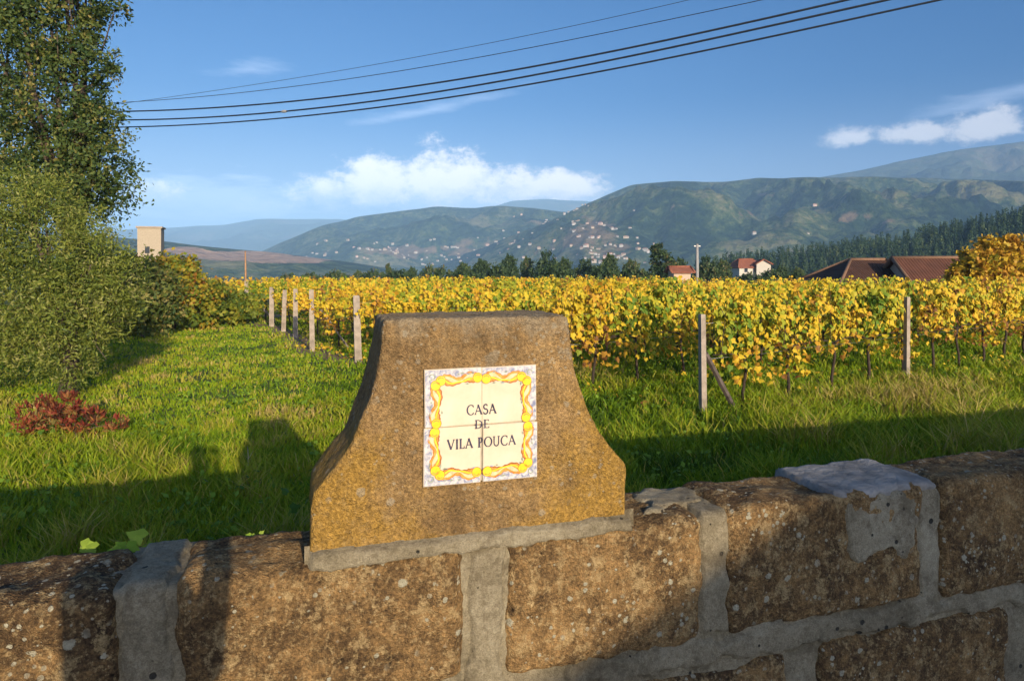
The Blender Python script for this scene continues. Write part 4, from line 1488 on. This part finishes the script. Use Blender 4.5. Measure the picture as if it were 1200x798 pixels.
    smear('cement_cap', (1.66, 2.10, .012, .325), .017, M['cement'], 89, 'wrap', .03, lvl=.7)
    smear('mortar_smear', (1.66, 2.02, -.20, .075), .009, M['mortar'], 90, 'wrap', .06, lvl=.5)
    smear('mortar_smear', (.7, 2.6, 1.05, 1.21), .003, M['mortar'], 92, 'front', .05)


build_wall()


# ------------------------------------------------------------------ the name stone
NS_C = .474
stone_root = thing('name_stone', 'ochre flared stone block bearing a tiled house name, standing on the wall', 'name stone', WNRM * WC + WDIR * NS_C + Vector((0, 0, 1.577)), R(17.3))


def build_name_stone():
    prof = [(0, .443), (.05, .444), (.10, .444), (.135, .444), (.150, .438), (.17, .421), (.20, .396), (.23, .368), (.26, .347), (.32, .321), (.37, .302), (.427, .285), (.493, .272), (.55, .265), (.575, .262)]
    zs = np.concatenate([np.linspace(0, .575, 72)])
    hw = np.interp(zs, [p[0] for p in prof], [p[1] for p in prof])
    T = .25
    r = .010
    H = .588
    loops = []
    ns, nt = 72, 20

    def ring(h, z, ins):
        a = h - ins
        t0, t1 = ins, T - ins
        rr = max(.002, min(r, (t1 - t0) / 2 - .001))
        pts = []
        xs = np.linspace(-a + rr, a - rr, ns)
        ts = np.linspace(t0 + rr, t1 - rr, nt)
        ang = [R(22.5), R(45), R(67.5)]
        for x in xs:
            pts.append((x, t0, z))
        for q in ang:
            pts.append((a - rr + rr * math.sin(q), t0 + rr - rr * math.cos(q), z))
        for tq in ts:
            pts.append((a, tq, z))
        for q in ang:
            pts.append((a - rr + rr * math.cos(q), t1 - rr + rr * math.sin(q), z))
        for x in xs[::-1]:
            pts.append((x, t1, z))
        for q in ang:
            pts.append((-a + rr - rr * math.sin(q), t1 - rr + rr * math.cos(q), z))
        for tq in ts[::-1]:
            pts.append((-a, tq, z))
        for q in ang:
            pts.append((-a + rr - rr * math.cos(q), t0 + rr - rr * math.sin(q), z))
        return pts
    for z, h in zip(zs, hw):
        loops.append(ring(h, z, 0))
    for q in (25, 50, 75, 90):
        loops.append(ring(.262, .575 + .013 * math.sin(R(q)), .013 * (1 - math.cos(R(q)))))
    for ins in (.03, .05, .07, .09, .11, .122):
        loops.append(ring(.262, H, ins))
    m = len(loops[0])
    V = np.array([p for l in loops for p in l])
    n = len(loops)
    i = np.arange(n - 1)[:, None] * m
    k = np.arange(m)[None]
    Q = np.stack([(i + k).reshape(-1), (i + (k + 1) % m).reshape(-1), (i + m + (k + 1) % m).reshape(-1), (i + m + k).reshape(-1)], 1)
    cap = np.array([[(n - 1) * m + q for q in range(m)]])
    me = npmesh('tmp', V, [Q, cap], M['name_stone'])
    N = np.empty(len(V) * 3, np.float32)
    me.vertices.foreach_get('normal', N)
    N = N.reshape(-1, 3)
    bpy.data.meshes.remove(me)
    V = V + N * (.0045 * vnoise(V * 9, 5) + .0028 * vnoise(V * 31, 6) + .0022 * fbm(V, 80, 2, 7))[:, None]
    me = npmesh('block', V, [Q, cap], M['name_stone'])
    link('block', me, stone_root)


build_name_stone()


def ribbon(pts, wid):
    """flat strip polygon along pts (x,z) with half-widths; returns quads in the x-z plane"""
    P = np.array(pts, float)
    d = np.gradient(P, axis=0)
    d /= np.maximum(np.linalg.norm(d, axis=1, keepdims=True), 1e-9)
    nrm = np.stack([-d[:, 1], d[:, 0]], 1)
    w = np.broadcast_to(np.asarray(wid, float), (len(P),))
    return P + nrm * w[:, None], P - nrm * w[:, None]


def build_tiles():
    glaze, t, b = material('cream_glaze')
    p = t.obj()
    t.put(b.inputs['Base Color'], t.ramp(t.noise(p, 14, 4, .6), [(.3, (.56, .47, .33)), (.7, (.66, .57, .43))]))
    b.inputs['Roughness'].default_value = .22
    b.inputs['Specular IOR Level'].default_value = .5
    t.put(b.inputs['Normal'], t.bump(t.noise(p, 30, 3), .15, .003))

    def ink(name, a, c, scale=60):
        m, t, b = material(name)
        n = t.noise(t.obj(), scale, 4, .65, .6)
        t.put(b.inputs['Base Color'], t.ramp(n, [(.36, a), (.62, c)]))
        b.inputs['Roughness'].default_value = .25
        b.inputs['Specular IOR Level'].default_value = .5
        return m
    grey = ink('print_blue_grey', (.20, .22, .32), (.62, .58, .54), 75)
    orange = ink('print_orange', (.50, .17, .03), (.80, .36, .08))
    pale = ink('print_pale_orange', (.75, .40, .22), (.85, .58, .34))
    rust = ink('print_rust', (.26, .09, .03), (.42, .16, .05))
    yel = ink('print_yellow', (.80, .48, .02), (.88, .62, .05), 30)
    leaf = ink('print_leaf', (.16, .20, .16), (.34, .36, .26))
    navy = ink('print_navy', (.03, .028, .05), (.075, .065, .10))
    mats = [grey, orange, pale, rust, yel, leaf]
    S, gap, th = .1575, .003, .010
    x0, z0 = -NS_C + .3165 - .0, 1.7165 - 1.577
    yf = -.010 - .0015
    tiles = {}
    for ci in (0, 1):
        for ri in (0, 1):
            cx = x0 + ci * (S + gap) + S / 2
            cz = z0 + ri * (S * .985 + gap) + S / 2
            mb = MB()
            c = .0018
            a = S / 2
            hz = S * .985 / 2
            V = []
            for (q, y) in ((0, th), (0, c), (c, 0)):
                V += [(-a + q, y, -hz + q), (a - q, y, -hz + q), (a - q, y, hz - q), (-a + q, y, hz - q)]
            F = [(4, 5, 1, 0), (5, 6, 2, 1), (6, 7, 3, 2), (7, 4, 0, 3), (8, 9, 5, 4), (9, 10, 6, 5), (10, 11, 7, 6), (11, 8, 4, 7), (11, 10, 9, 8), (0, 1, 2, 3)]
            F[-2] = (8, 9, 10, 11)
            mb.add(V, F)
            tl = link('tile', mb.mesh('tile', glaze, False), stone_root, (cx + (0.0015 if (ci + ri) % 2 else -.001), yf + (.0012 if ci == ri else 0), cz - .002))
            tl.rotation_euler = (0, R([.5, -.4, .2, -.5][ci * 2 + ri]), 0)
            tiles[ci, ri] = tl
            # printed border: built for the upper left tile, mirrored for the others
            sx = 1 if ci else -1
            sz = 1 if ri else -1
            pb = MB()

            def flat(pts, y, mi):
                V = [(sx * q[0], y, sz * q[1]) for q in pts]
                pb.add(V, [tuple(range(len(V)))], mi)

            def strip(pts, wid, y, mi):
                A, B = ribbon(pts, wid)
                n = len(A)
                V = [(sx * q[0], y, sz * q[1]) for q in A] + [(sx * q[0], y, sz * q[1]) for q in B]
                pb.add(V, [(i, i + 1, n + i + 1, n + i) for i in range(n - 1)], mi)

            def disc(x, z, r, y, mi, n=14):
                flat([(x + r * math.cos(2 * math.pi * q / n), z + r * math.sin(2 * math.pi * q / n)) for q in range(n)], y, mi)
            e = a - .002
            f = hz - .002
            # blue-grey marbled edge along the two outer sides (coordinates: +x outward, +z outward)
            g = .020
            flat([(-a + .002, f - g), (e - g, f - g), (e - g, f), (-a + .002, f)], -.0004, 0)
            flat([(e - g, -hz + .002), (e, -hz + .002), (e, f), (e - g, f)], -.0004, 0)
            rs = random.Random(ci * 7 + ri * 3 + 1)
            for side in (0, 1):
                ln = np.linspace(0, 1, 34)
                lo, hi = -a + .016, a - .048
                u = lo + (hi - lo) * ln
                ph = rs.uniform(0, 1.0)
                off = (a - .030) + .0045 * np.sin(ln * 2 * math.pi * 1.15 + ph)
                wd = .0095 + .0035 * np.sin(ln * math.pi * 3 + ph) + .001 * np.sin(ln * 40)
                sw = (lambda A, B: np.stack([A, B], 1)) if side == 0 else (lambda A, B: np.stack([B, A], 1))
                strip(sw(u, off - .001), wd + .0026, -.0008, 3)
                strip(sw(u, off), wd, -.0012, 1)
                strip(sw(u, off + .004 * np.sin(ln * 9 + ph)), .0032 + .0022 * np.sin(ln * 11), -.0016, 2)
                strip(sw(u, off - .006 + .002 * np.sin(ln * 14)), .0018, -.0017, 4)
                # little leaves on both sides of the scroll
                for q in range(7):
                    uu = lo + (hi - lo) * rs.random()
                    vv = a - .030 + rs.choice([-.015, .014]) + rs.uniform(-.002, .002)
                    w2 = rs.uniform(.003, .006)
                    pts = [(uu - w2, vv), (uu, vv + .0026), (uu + w2 * 1.4, vv + .001), (uu, vv - .0024)]
                    flat([(q2 if side == 0 else (q2[1], q2[0])) for q2 in pts], -.0019, rs.choice([5, 5, 0]))
                for uu in (-a + .012, a - .044):
                    vv = a - .030 + rs.uniform(-.002, .002)
                    xx, zz = (uu, vv) if side == 0 else (vv, uu)
                    disc(xx, zz, .0142, -.0021, 3)
                    disc(xx, zz, .0128, -.0025, 4)
                    strip([(xx + .0085 * math.cos(w), zz + .0085 * math.sin(w)) for w in np.linspace(.4, 2.6, 9)], .0016, -.0029, 1)
            # corner flourish
            disc(a - .020, hz - .020, .010, -.0008, 0)
            strip([(a - .020 + .007 * math.cos(w), hz - .020 + .007 * math.sin(w)) for w in np.linspace(0, 5.2, 16)], .0013, -.0012, 5)
            # orient faces to the viewer
            me = pb.mesh('printed_border', mats, False)
            link('printed_border', me, tl)
    # lettering: thick and thin brush strokes
    def arc(cx, cz, rx, rz, a0, a1, n=22):
        return [(cx + rx * math.cos(R(q)), cz + rz * math.sin(R(q))) for q in np.linspace(a0, a1, n)]
    K, k = .085, .045           # half-widths of heavy and light strokes
    GL = {'C': (.80, [(arc(.46, .5, .42, .5, 50, 310), 'c'), ([(.72, .98), (.73, .74)], k), ([(.70, .05), (.76, .22)], k)]),
          'A': (.84, [([(.40, 1.0), (.04, 0)], k), ([(.36, 1.0), (.76, 0)], K), ([(.17, .34), (.62, .34)], k), ([(-.05, .02), (.16, .02)], k * .8), ([(.64, .02), (.88, .02)], k * .8)]),
          'S': (.58, [(arc(.29, .75, .22, .24, 40, 270, 14) + arc(.27, .27, .25, .26, 88, -140, 16), .07), ([(.46, .98), (.47, .80)], k * .8), ([(.07, .04), (.05, .24)], k * .8)]),
          'D': (.84, [([(.14, 0), (.14, 1)], K), ([(0, .98), (.2, .98)], k), ([(.0, .02), (.2, .02)], k), ([(.14, .98)] + arc(.24, .5, .52, .48, 90, -90) + [(.14, .02)], 'd')]),
          'E': (.60, [([(.14, 0), (.14, 1)], K), ([(0, .97), (.52, .97)], k), ([(.14, .52), (.44, .52)], k), ([(0, .03), (.56, .03)], k), ([(.52, .99), (.53, .8)], k), ([(.56, .0), (.57, .2)], k)]),
          'V': (.80, [([(.04, 1), (.40, 0)], K), ([(.74, 1), (.40, 0)], k), ([(-.06, .98), (.16, .98)], k * .8), ([(.62, .98), (.84, .98)], k * .8)]),
          'I': (.32, [([(.16, 0), (.16, 1)], K), ([(.02, .98), (.30, .98)], k), ([(.02, .02), (.30, .02)], k)]),
          'L': (.58, [([(.14, 0), (.14, 1)], K), ([(0, .98), (.28, .98)], k), ([(0, .03), (.54, .03)], k), ([(.53, .0), (.55, .24)], k)]),
          'P': (.60, [([(.14, 0), (.14, 1)], K), ([(0, .02), (.28, .02)], k), ([(0, .98), (.2, .98)], k), ([(.14, .97)] + arc(.26, .73, .26, .24, 90, -90, 14) + [(.14, .49)], .06)]),
          'O': (.90, [(arc(.45, .5, .41, .49, 0, 360, 36), 'o')]),
          'U': (.82, [([(.13, 1), (.13, .36)] + arc(.40, .34, .27, .33, 180, 360, 16) + [(.67, .36), (.67, 1)], .065), ([(0, .98), (.27, .98)], k), ([(.54, .98), (.80, .98)], k)])}
    lay = [0]

    def word(text, cx, cz, h, width):
        tot = sum(.36 if ch == ' ' else GL[ch][0] for ch in text) + .12 * (len(text) - 1)
        sxk = width / tot
        x = cx - width / 2
        for ch in text:
            if ch == ' ':
                x += (.36 + .12) * sxk
                continue
            w, strokes = GL[ch]
            lb = MB()
            for pts, wd in strokes:
                P = np.array(pts, float)
                if len(P) == 2:
                    P = P[0] + np.linspace(0, 1, 6)[:, None] * (P[1] - P[0])
                    pr = np.abs(np.linspace(-1, 1, 6)) ** 3
                    wid = np.full(6, wd) * (1 + .22 * pr)
                elif isinstance(wd, str):
                    d = np.gradient(P, axis=0)
                    d /= np.maximum(np.linalg.norm(d, axis=1, keepdims=True), 1e-9)
                    wid = k + (K - k) * np.abs(d[:, 1]) ** 1.3
                else:
                    wid = np.full(len(P), wd)
                lay[0] += 1
                Q = np.stack([x + P[:, 0] * sxk, cz + (P[:, 1] - .5) * h], 1)
                A, B = ribbon(Q, wid * h)
                n = len(A)
                y = -.0005 - .00004 * (lay[0] % 9)
                V = [(q[0], y, q[1]) for q in A] + [(q[0], y, q[1]) for q in B]
                lb.add(V, [(i, i + 1, n + i + 1, n + i) for i in range(n - 1)])
            link('letter', lb.mesh('letter', navy, False), stone_root, (0, yf, 0))
            x += (w + .12) * sxk
    zc = z0 + S
    word('CASA', .001, zc + .0405, .0265, .083)
    word('DE', .002, zc + .0005, .0230, .040)
    word('VILA POUCA', .002, zc - .0490, .0265, .192)
    # adhesive bed behind the tiles
    gb = MB()
    gb.box((x0 + S + gap / 2, yf + th - .001 + .006, z0 + S * .99), (2 * S + gap - .006, .014, 2 * S - .006))
    link('tile_grout', gb.mesh('tile_grout', plain('tile_grout', (.36, .31, .24), .9, .2, 30), False), stone_root)


build_tiles()


# ------------------------------------------------------------------ plants by the wall
def sprig(label, px, py, d, n, size, seed, spread=.07, up=.16, name='bramble_sprig', grp=None):
    b = W(px, py, d)
    root = thing(name, label, 'plant', b, 0, grp)
    rs = random.Random(seed)
    mb = MB()
    for k in range(n):
        e = Vector((rs.uniform(-1, 1) * spread, rs.uniform(-.3, .6) * spread, rs.uniform(.35, 1.0) * up))
        mb.tube([(0, .02, -.3), (e.x * .4, e.y, e.z * .4), tuple(e)], [.0035, .003, .0018], 5)
        s = size * rs.uniform(.7, 1.15)
        nr = np.array([[rs.uniform(-.5, .5), -.75, rs.uniform(.3, .9)]])
        ax = np.array([[rs.uniform(-1, 1), -.3, rs.uniform(-.4, .5)]])
        V, F = leaf_cloud(VL_V, VL_F, np.array([[0., 0, 0]]), nr, ax, np.array([s]))
        lf = link('leaf', npmesh('leaf', V, [F], M['weed_leaf'], smooth=False, attrs={'tint': np.full(len(V), min(1, max(0, rs.gauss(.72, .15))))}), root, e)
    link('stem', mb.mesh('stem', plain('green_stem', (.16, .2, .05), .7)), root)
    return root


def build_wall_plants():
    sprig('sprig of bright yellow-green lobed leaves behind the left end of the wall', 101, 655, 1.87, 3, .05, 1, .035, .035)
    sprig('pair of bright green lobed leaves poking over the wall top, left of the name stone', 146, 650, 1.87, 5, .048, 2, .05, .045)
    sprig('tiny green seedling on the wall top close to the name stone', 297, 632, 1.93, 3, .016, 3, .018, .016)
    sprig('yellowing weed leaves against the right foot of the name stone', 775, 600, 2.40, 9, .042, 4, .10, .055)
    sprig('small yellowish weed behind the pale mortar right of the name stone', 745, 597, 2.36, 6, .035, 6, .05, .04)
    sprig('dark creeping weeds along the back edge of the wall before the grey cap', 880, 585, 2.5, 10, .035, 8, .16, .05)
    # dry stalks lying over the grass left of the stone
    def stalk(label, pts, r=.008, twigs=()):
        mb = MB()
        mb.tube(pts, [r] * (len(pts) - 1) + [r * .5], 6)
        for tw in twigs:
            mb.tube(tw, [r * .6, r * .3], 5)
        o = link('dry_stalk', mb.mesh('dry_stalk', M['straw']))
        tag(o, label, 'stalk', 'dry stalks in the grass')
    p = lambda x, y, d: tuple(W(x, y, d))
    stalk('long dry stalk slanting down the shaded grass left of the name stone', [p(262, 552, 7.4), p(282, 575, 6.9), p(312, 607, 6.2)], .009, [(p(262, 552, 7.4), p(252, 562, 7.2)), (p(266, 556, 7.3), p(246, 560, 7.4))])
    stalk('dry forked twig lying in the grass close to the name stone', [p(334, 561, 7.3), p(350, 555, 7.4), p(366, 553, 7.5)], .008, [(p(345, 556, 7.4), p(330, 545, 7.6))])
    stalk('upright dry stem in the grass beside the shadow', [p(290, 562, 7.3), p(291, 535, 7.5), p(290, 523, 7.7)], .006, [(p(291, 538, 7.5), p(297, 528, 7.6))])
    # ivy clump against the left flank of the name stone
    n = 420
    pos = np.stack([rng.normal(0, .16, n), rng.normal(0, .15, n), rng.uniform(.5, 1, n) ** .8 * 1.05], 1)
    V, F = leaf_cloud(VL_V, VL_F, pos, sphere_dirs(n) + np.array([0, -.6, .3]), sphere_dirs(n) + np.array([0, 0, -.6]), rng.uniform(.035, .065, n))
    c = W(420, 470, 4.2)
    root = thing('tall_weed', 'dark leafy weed clump growing behind the left flank of the name stone', 'plant', (c.x + .1, c.y, 0))
    link('foliage', npmesh('foliage', V, [F], M['weed_leaf'], smooth=False, attrs={'tint': np.repeat(np.clip(rng.normal(.15, .12, n), 0, 1), len(VL_V))}), root)
    mb = MB()
    for q in range(9):
        a = rng.normal(0, .12, 2)
        mb.tube([(a[0] * .3, a[1] * .3, -.02), (a[0] * .7, a[1] * .7, .5), (a[0] * 1.2, a[1] * 1.2, 1.0)], [.008, .006, .003], 5)
    link('stem', mb.mesh('stem', M['vine_bark']), root)


build_wall_plants()


# ------------------------------------------------------------------ overhead cables and their poles
def build_cables():
    L = Vector((-14.5, 23.0))
    Rr = Vector((7.5, 12.0))
    dr = (Rr - L)
    nrm = Vector((-dr.y, dr.x)).normalized()

    def cable(name, label, pts, r, off):
        pts = sorted(pts)
        xs = np.array([p[0] for p in pts], float)
        ys = np.array([p[1] for p in pts], float)
        cf = np.polyfit((xs - 600) / 500, ys, 3)
        lo = Vector((L.x, L.y)) + nrm * off
        out = []
        for px in np.concatenate([np.linspace(92, xs.max(), 60), np.linspace(xs.max() + 30, 1330, 8)]):
            u = (px - 600) / 800
            # where the sight line meets the vertical plane of this cable
            # lo + s*dr = d*(u,1)
            s = (lo.x - u * lo.y) / (u * dr.y - dr.x)
            d = lo.y + s * dr.y
            py = np.polyval(cf, (px - 600) / 500) if px <= xs.max() else np.polyval(cf, (xs.max() - 600) / 500) + (px - xs.max()) * np.polyval(np.polyder(cf), (xs.max() - 600) / 500) / 500
            out.append(tuple(W(px, py, d)))
        mb = MB()
        mb.tube(out, r, 6)
        o = link(name, mb.mesh(name, M['wire']))
        tag(o, label, 'cable', 'overhead cables')
        return out
    A = cable('overhead_cable', 'uppermost of the three thick black cables crossing the sky', [(135, 131), (200, 129.6), (285, 123.8), (360, 116.8), (400, 113), (500, 99.5), (600, 83), (720, 60.2), (860, 29.8), (995, 0)], .021, 0)
    B = cable('overhead_cable', 'middle one of the three thick black cables, with a small bead on it', [(135, 140.6), (223, 139), (285, 135), (360, 128.7), (400, 124.5), (500, 108.5), (600, 93), (720, 69.5), (860, 41.2), (1040, 0)], .021, .12)
    D = cable('overhead_cable', 'lowest of the three thick black cables crossing the sky', [(150, 149), (235, 146), (300, 141.3), (360, 136), (400, 132), (500, 117.5), (600, 103), (720, 80.5), (860, 53), (1102, 0)], .019, .24)
    E = cable('thin_wire', 'thin grey wire above the thick black cables', [(140, 120), (235, 115), (300, 106.5), (360, 99.5), (400, 94), (500, 77.5), (600, 61), (720, 37), (860, 7), (895, 0)], .0085, .4)
    F = cable('thin_wire', 'faintest and highest thin wire near the top of the sky', [(300, 99), (360, 90.5), (400, 82), (580, 50), (720, 20), (809, 0)], .006, .6)
    # bead on the middle cable
    i = min(range(len(B)), key=lambda q: abs(600 + 800 * B[q][0] / B[q][1] - 338))
    mb = MB()
    mb.tube([Vector(B[i]) + Vector((-.10, .04, 0)), Vector(B[i]) + Vector((-.04, .016, .0)), Vector(B[i]) + Vector((.04, -.016, 0)), Vector(B[i]) + Vector((.10, -.04, 0))], [.02, .04, .04, .02], 8)
    o = link('cable_clamp', mb.mesh('cable_clamp', M['concrete']))
    tag(o, 'small pale clamp on the middle thick cable', 'clamp')

    def pole(label, top, ground, h, arms):
        root = thing('utility_pole', label, 'utility pole', (top[0], top[1], ground))
        mb = MB()
        mb.tube([(0, 0, -.2), (0, 0, h * .5), (0, 0, h)], [.17, .14, .11], 10)
        link('shaft', mb.mesh('shaft', M['concrete']), root)
        cb = MB()
        cb.box((0, 0, h - .5), (1.3, .1, .1), 0, Matrix.Rotation(math.atan2(nrm.y, nrm.x), 3, 'Z'))
        link('crossarm', cb.mesh('crossarm', M['steel'], False), root)
        for q in arms:
            ib = MB()
            ib.tube([Vector(q) - Vector((top[0], top[1], ground)) + Vector((0, 0, -.14)), Vector(q) - Vector((top[0], top[1], ground)) + Vector((0, 0, -.06)), Vector(q) - Vector((top[0], top[1], ground))], [.03, .05, .03], 8)
            link('insulator', ib.mesh('insulator', M['concrete']), root)
    lt = Vector(A[0])
    pole('concrete pole behind the tall tree carrying the left ends of the cables', lt, 0, max(A[0][2], E[0][2]) + .3, [A[0], B[0], D[0], E[0]])
    rt = Vector(A[-1])
    pole('concrete pole past the right edge carrying the right ends of the cables', rt, 0, max(A[-1][2], F[-1][2]) + .3, [A[-1], B[-1], D[-1], E[-1], F[-1]])
    # pale pole beyond the vines
    d = 96
    g = W(817, 330, d)
    root = thing('utility_pole', 'pale slim pole standing beyond the vines in front of the hill', 'utility pole', (g.x, g.y, -2.0))
    mb = MB()
    h = W(817, 286, d).z + 2.0
    mb.tube([(0, 0, -.2), (0, 0, h * .5), (0, 0, h)], [.27, .23, .18], 8)
    link('shaft', mb.mesh('shaft', M['concrete']), root)
    mb = MB()
    mb.box((0, 0, h - .3), (.9, .12, .12))
    link('crossarm', mb.mesh('crossarm', M['steel'], False), root)


build_cables()


# ------------------------------------------------------------------ behind the camera: what casts the shadows on the wall
def build_across_road():
    d = Vector((-SUN_K, 1)).normalized()
    a = Vector((d.y, -d.x))
    F = Vector((4.07, -8.0))
    ez, rz = 3.57, 4.90
    dep, hipl, Lr, hipr = 6.0, 1.28, 1.5, 3.6
    root = thing('roadside_house', 'single-storey rendered house with a hipped tiled roof across the road', 'house', (F.x, F.y, .7), math.atan2(a.y, a.x))
    L = Lr + hipl + hipr
    e, r = ez - .7, rz - .7
    ww = plain('house_render', (.6, .55, .46), .9, .08)
    rf = tile_roof_mat('house_roof_tiles', (.16, .06, .035), (.3, .12, .07))
    mb = MB()
    mb.box((L / 2, -dep / 2, e / 2 - .05), (L - .8, dep - .8, e - .1))
    link('wall', mb.mesh('wall', ww, False), root)
    rb = MB()
    Vt = [(0, -dep, e), (L, -dep, e), (L, 0, e), (0, 0, e), (hipl, -dep / 2, r), (L - hipr, -dep / 2, r)]
    rb.add(Vt + [(x, y, z - .12) for x, y, z in Vt[:4]], [(0, 1, 5, 4), (1, 2, 5), (2, 3, 4, 5), (3, 0, 4), (0, 6, 7, 1), (1, 7, 8, 2), (2, 8, 9, 3), (3, 9, 6, 0), (6, 9, 8, 7)])
    link('roof', rb.mesh('roof', rf, False), root)
    for (x, w, h, z, nm) in ((1.4, .9, 1.1, 1.5, 'window'), (3.1, 1.0, 2.1, 1.05, 'door'), (4.9, .9, 1.1, 1.5, 'window')):
        wb = MB()
        wb.box((x, -.37, z), (w, .08, h))
        link(nm, wb.mesh(nm, M['glass'] if nm == 'window' else M['dark_post'], False), root)


build_across_road()


def build_person():
    """the photographer, standing on the road just behind the camera; only the shadow falls in view"""
    sk = plain('skin', (.45, .28, .2), .6, .05)
    jk = plain('dark_jacket', (.05, .06, .09), .8, .2)
    tr = plain('denim', (.05, .07, .13), .85, .2)
    hr = plain('hair', (.03, .02, .015), .7, .3, 60)
    root = thing('person', 'person in a dark jacket and jeans holding up a phone on the road', 'person', (-.01, -.46, .70), R(-20))
    J = {'pel': (0, 0, .92), 'sp': (0, 0, 1.12), 'ch': (0, .01, 1.32), 'nk': (0, .01, 1.46), 'hd': (0, .03, 1.57), 'tp': (0, .03, 1.70)}
    verts = [J[q] for q in ('pel', 'sp', 'ch', 'nk', 'hd', 'tp')]
    rad = [(.12, .11), (.11, .10), (.115, .10), (.055, .055), (.075, .09), (.055, .065)]
    edges = [(0, 1), (1, 2), (2, 3), (3, 4), (4, 5)]

    def chain(start, pts, rr):
        k = start
        for p, r in zip(pts, rr):
            verts.append(p)
            rad.append((r, r))
            edges.append((k, len(verts) - 1))
            k = len(verts) - 1
    for s in (-1, 1):
        chain(0, [(s * .075, 0, .84), (s * .075, .02, .48), (s * .075, 0, .09), (s * .08, .14, .04)], [.085, .06, .042, .036])
        chain(2, [(s * .14, 0, 1.37), (s * .135, .10, 1.14), (s * .06 - .06, .30, 1.46), (s * .045 - .10, .345, 1.53)], [.06, .047, .034, .03])
    me = bpy.data.meshes.new('body')
    me.from_pydata(verts, edges, [])
    body = link('body', me, root)
    body.modifiers.new('skin', 'SKIN')
    for i, r in enumerate(rad):
        me.skin_vertices[0].data[i].radius = r
        me.skin_vertices[0].data[i].use_root = (i == 0)
    body.modifiers.new('smooth', 'SUBSURF').levels = 2
    dg = bpy.context.evaluated_depsgraph_get()
    me2 = bpy.data.meshes.new_from_object(body.evaluated_get(dg))
    body.modifiers.clear()
    body.data = me2
    me2.name = 'body'
    me2.materials.clear()
    for m in (sk, jk, tr):
        me2.materials.append(m)
    for p in me2.polygons:
        c = p.center
        p.use_smooth = True
        p.material_index = 0 if (c.z > 1.47 or (c.y > .30 and c.z > 1.2)) else (1 if c.z > .88 else 2)
    P, Q = rough_box((-.085, -.075, 1.60), (.085, .10, 1.745), .02, .06, (.006, .004, .002), 5)
    link('hair', npmesh('hair', P, [Q], hr), root)
    fb = MB()
    for s in (-1, 1):
        for q in range(5):
            x = s * .045 - .10
            fb.tube([(x, .345, 1.53 + q * .012), (x - s * .02, .365, 1.55 + q * .013), (x - s * .045, .375 + (.006 if q else 0), 1.555 + q * .014)], [.009, .008, .006], 6)
    link('fingers', fb.mesh('fingers', sk), root)
    pb = MB()
    pb.box((-.115, .392, 1.585), (.15, .009, .072))
    o = link('phone', pb.mesh('phone', M['wire'], False), None, (-.01, -.46, .70), R(-20))
    tag(o, 'dark phone held up by the person on the road', 'phone')


build_person()


# ------------------------------------------------------------------ air
def build_haze():
    m = bpy.data.materials.new('pale_haze')
    m.use_nodes = True
    t = NT(m.node_tree)
    for nd in list(t.n):
        t.n.remove(nd)
    out = t.new('ShaderNodeOutputMaterial')
    v = t.new('ShaderNodeVolumePrincipled')
    v.inputs['Color'].default_value = (.33, .60, 1.0, 1)
    v.inputs['Density'].default_value = HAZE
    v.inputs['Anisotropy'].default_value = -0.3
    t.l.new(v.outputs[0], out.inputs['Volume'])
    mb = MB()
    mb.box((0, 5400, (790 - 95) / 2), (34000, 14000, 790 + 95))
    o = link('haze', mb.mesh('haze', m, False))
    o.data.flip_normals()
    import bmesh as _b
    bm = _b.new()
    bm.from_mesh(o.data)
    _b.ops.recalc_face_normals(bm, faces=bm.faces)
    bm.to_mesh(o.data)
    bm.free()
    tag(o, 'pale blue air haze filling the valley', 'haze', kind='stuff')


HAZE = 0.00019
build_haze()
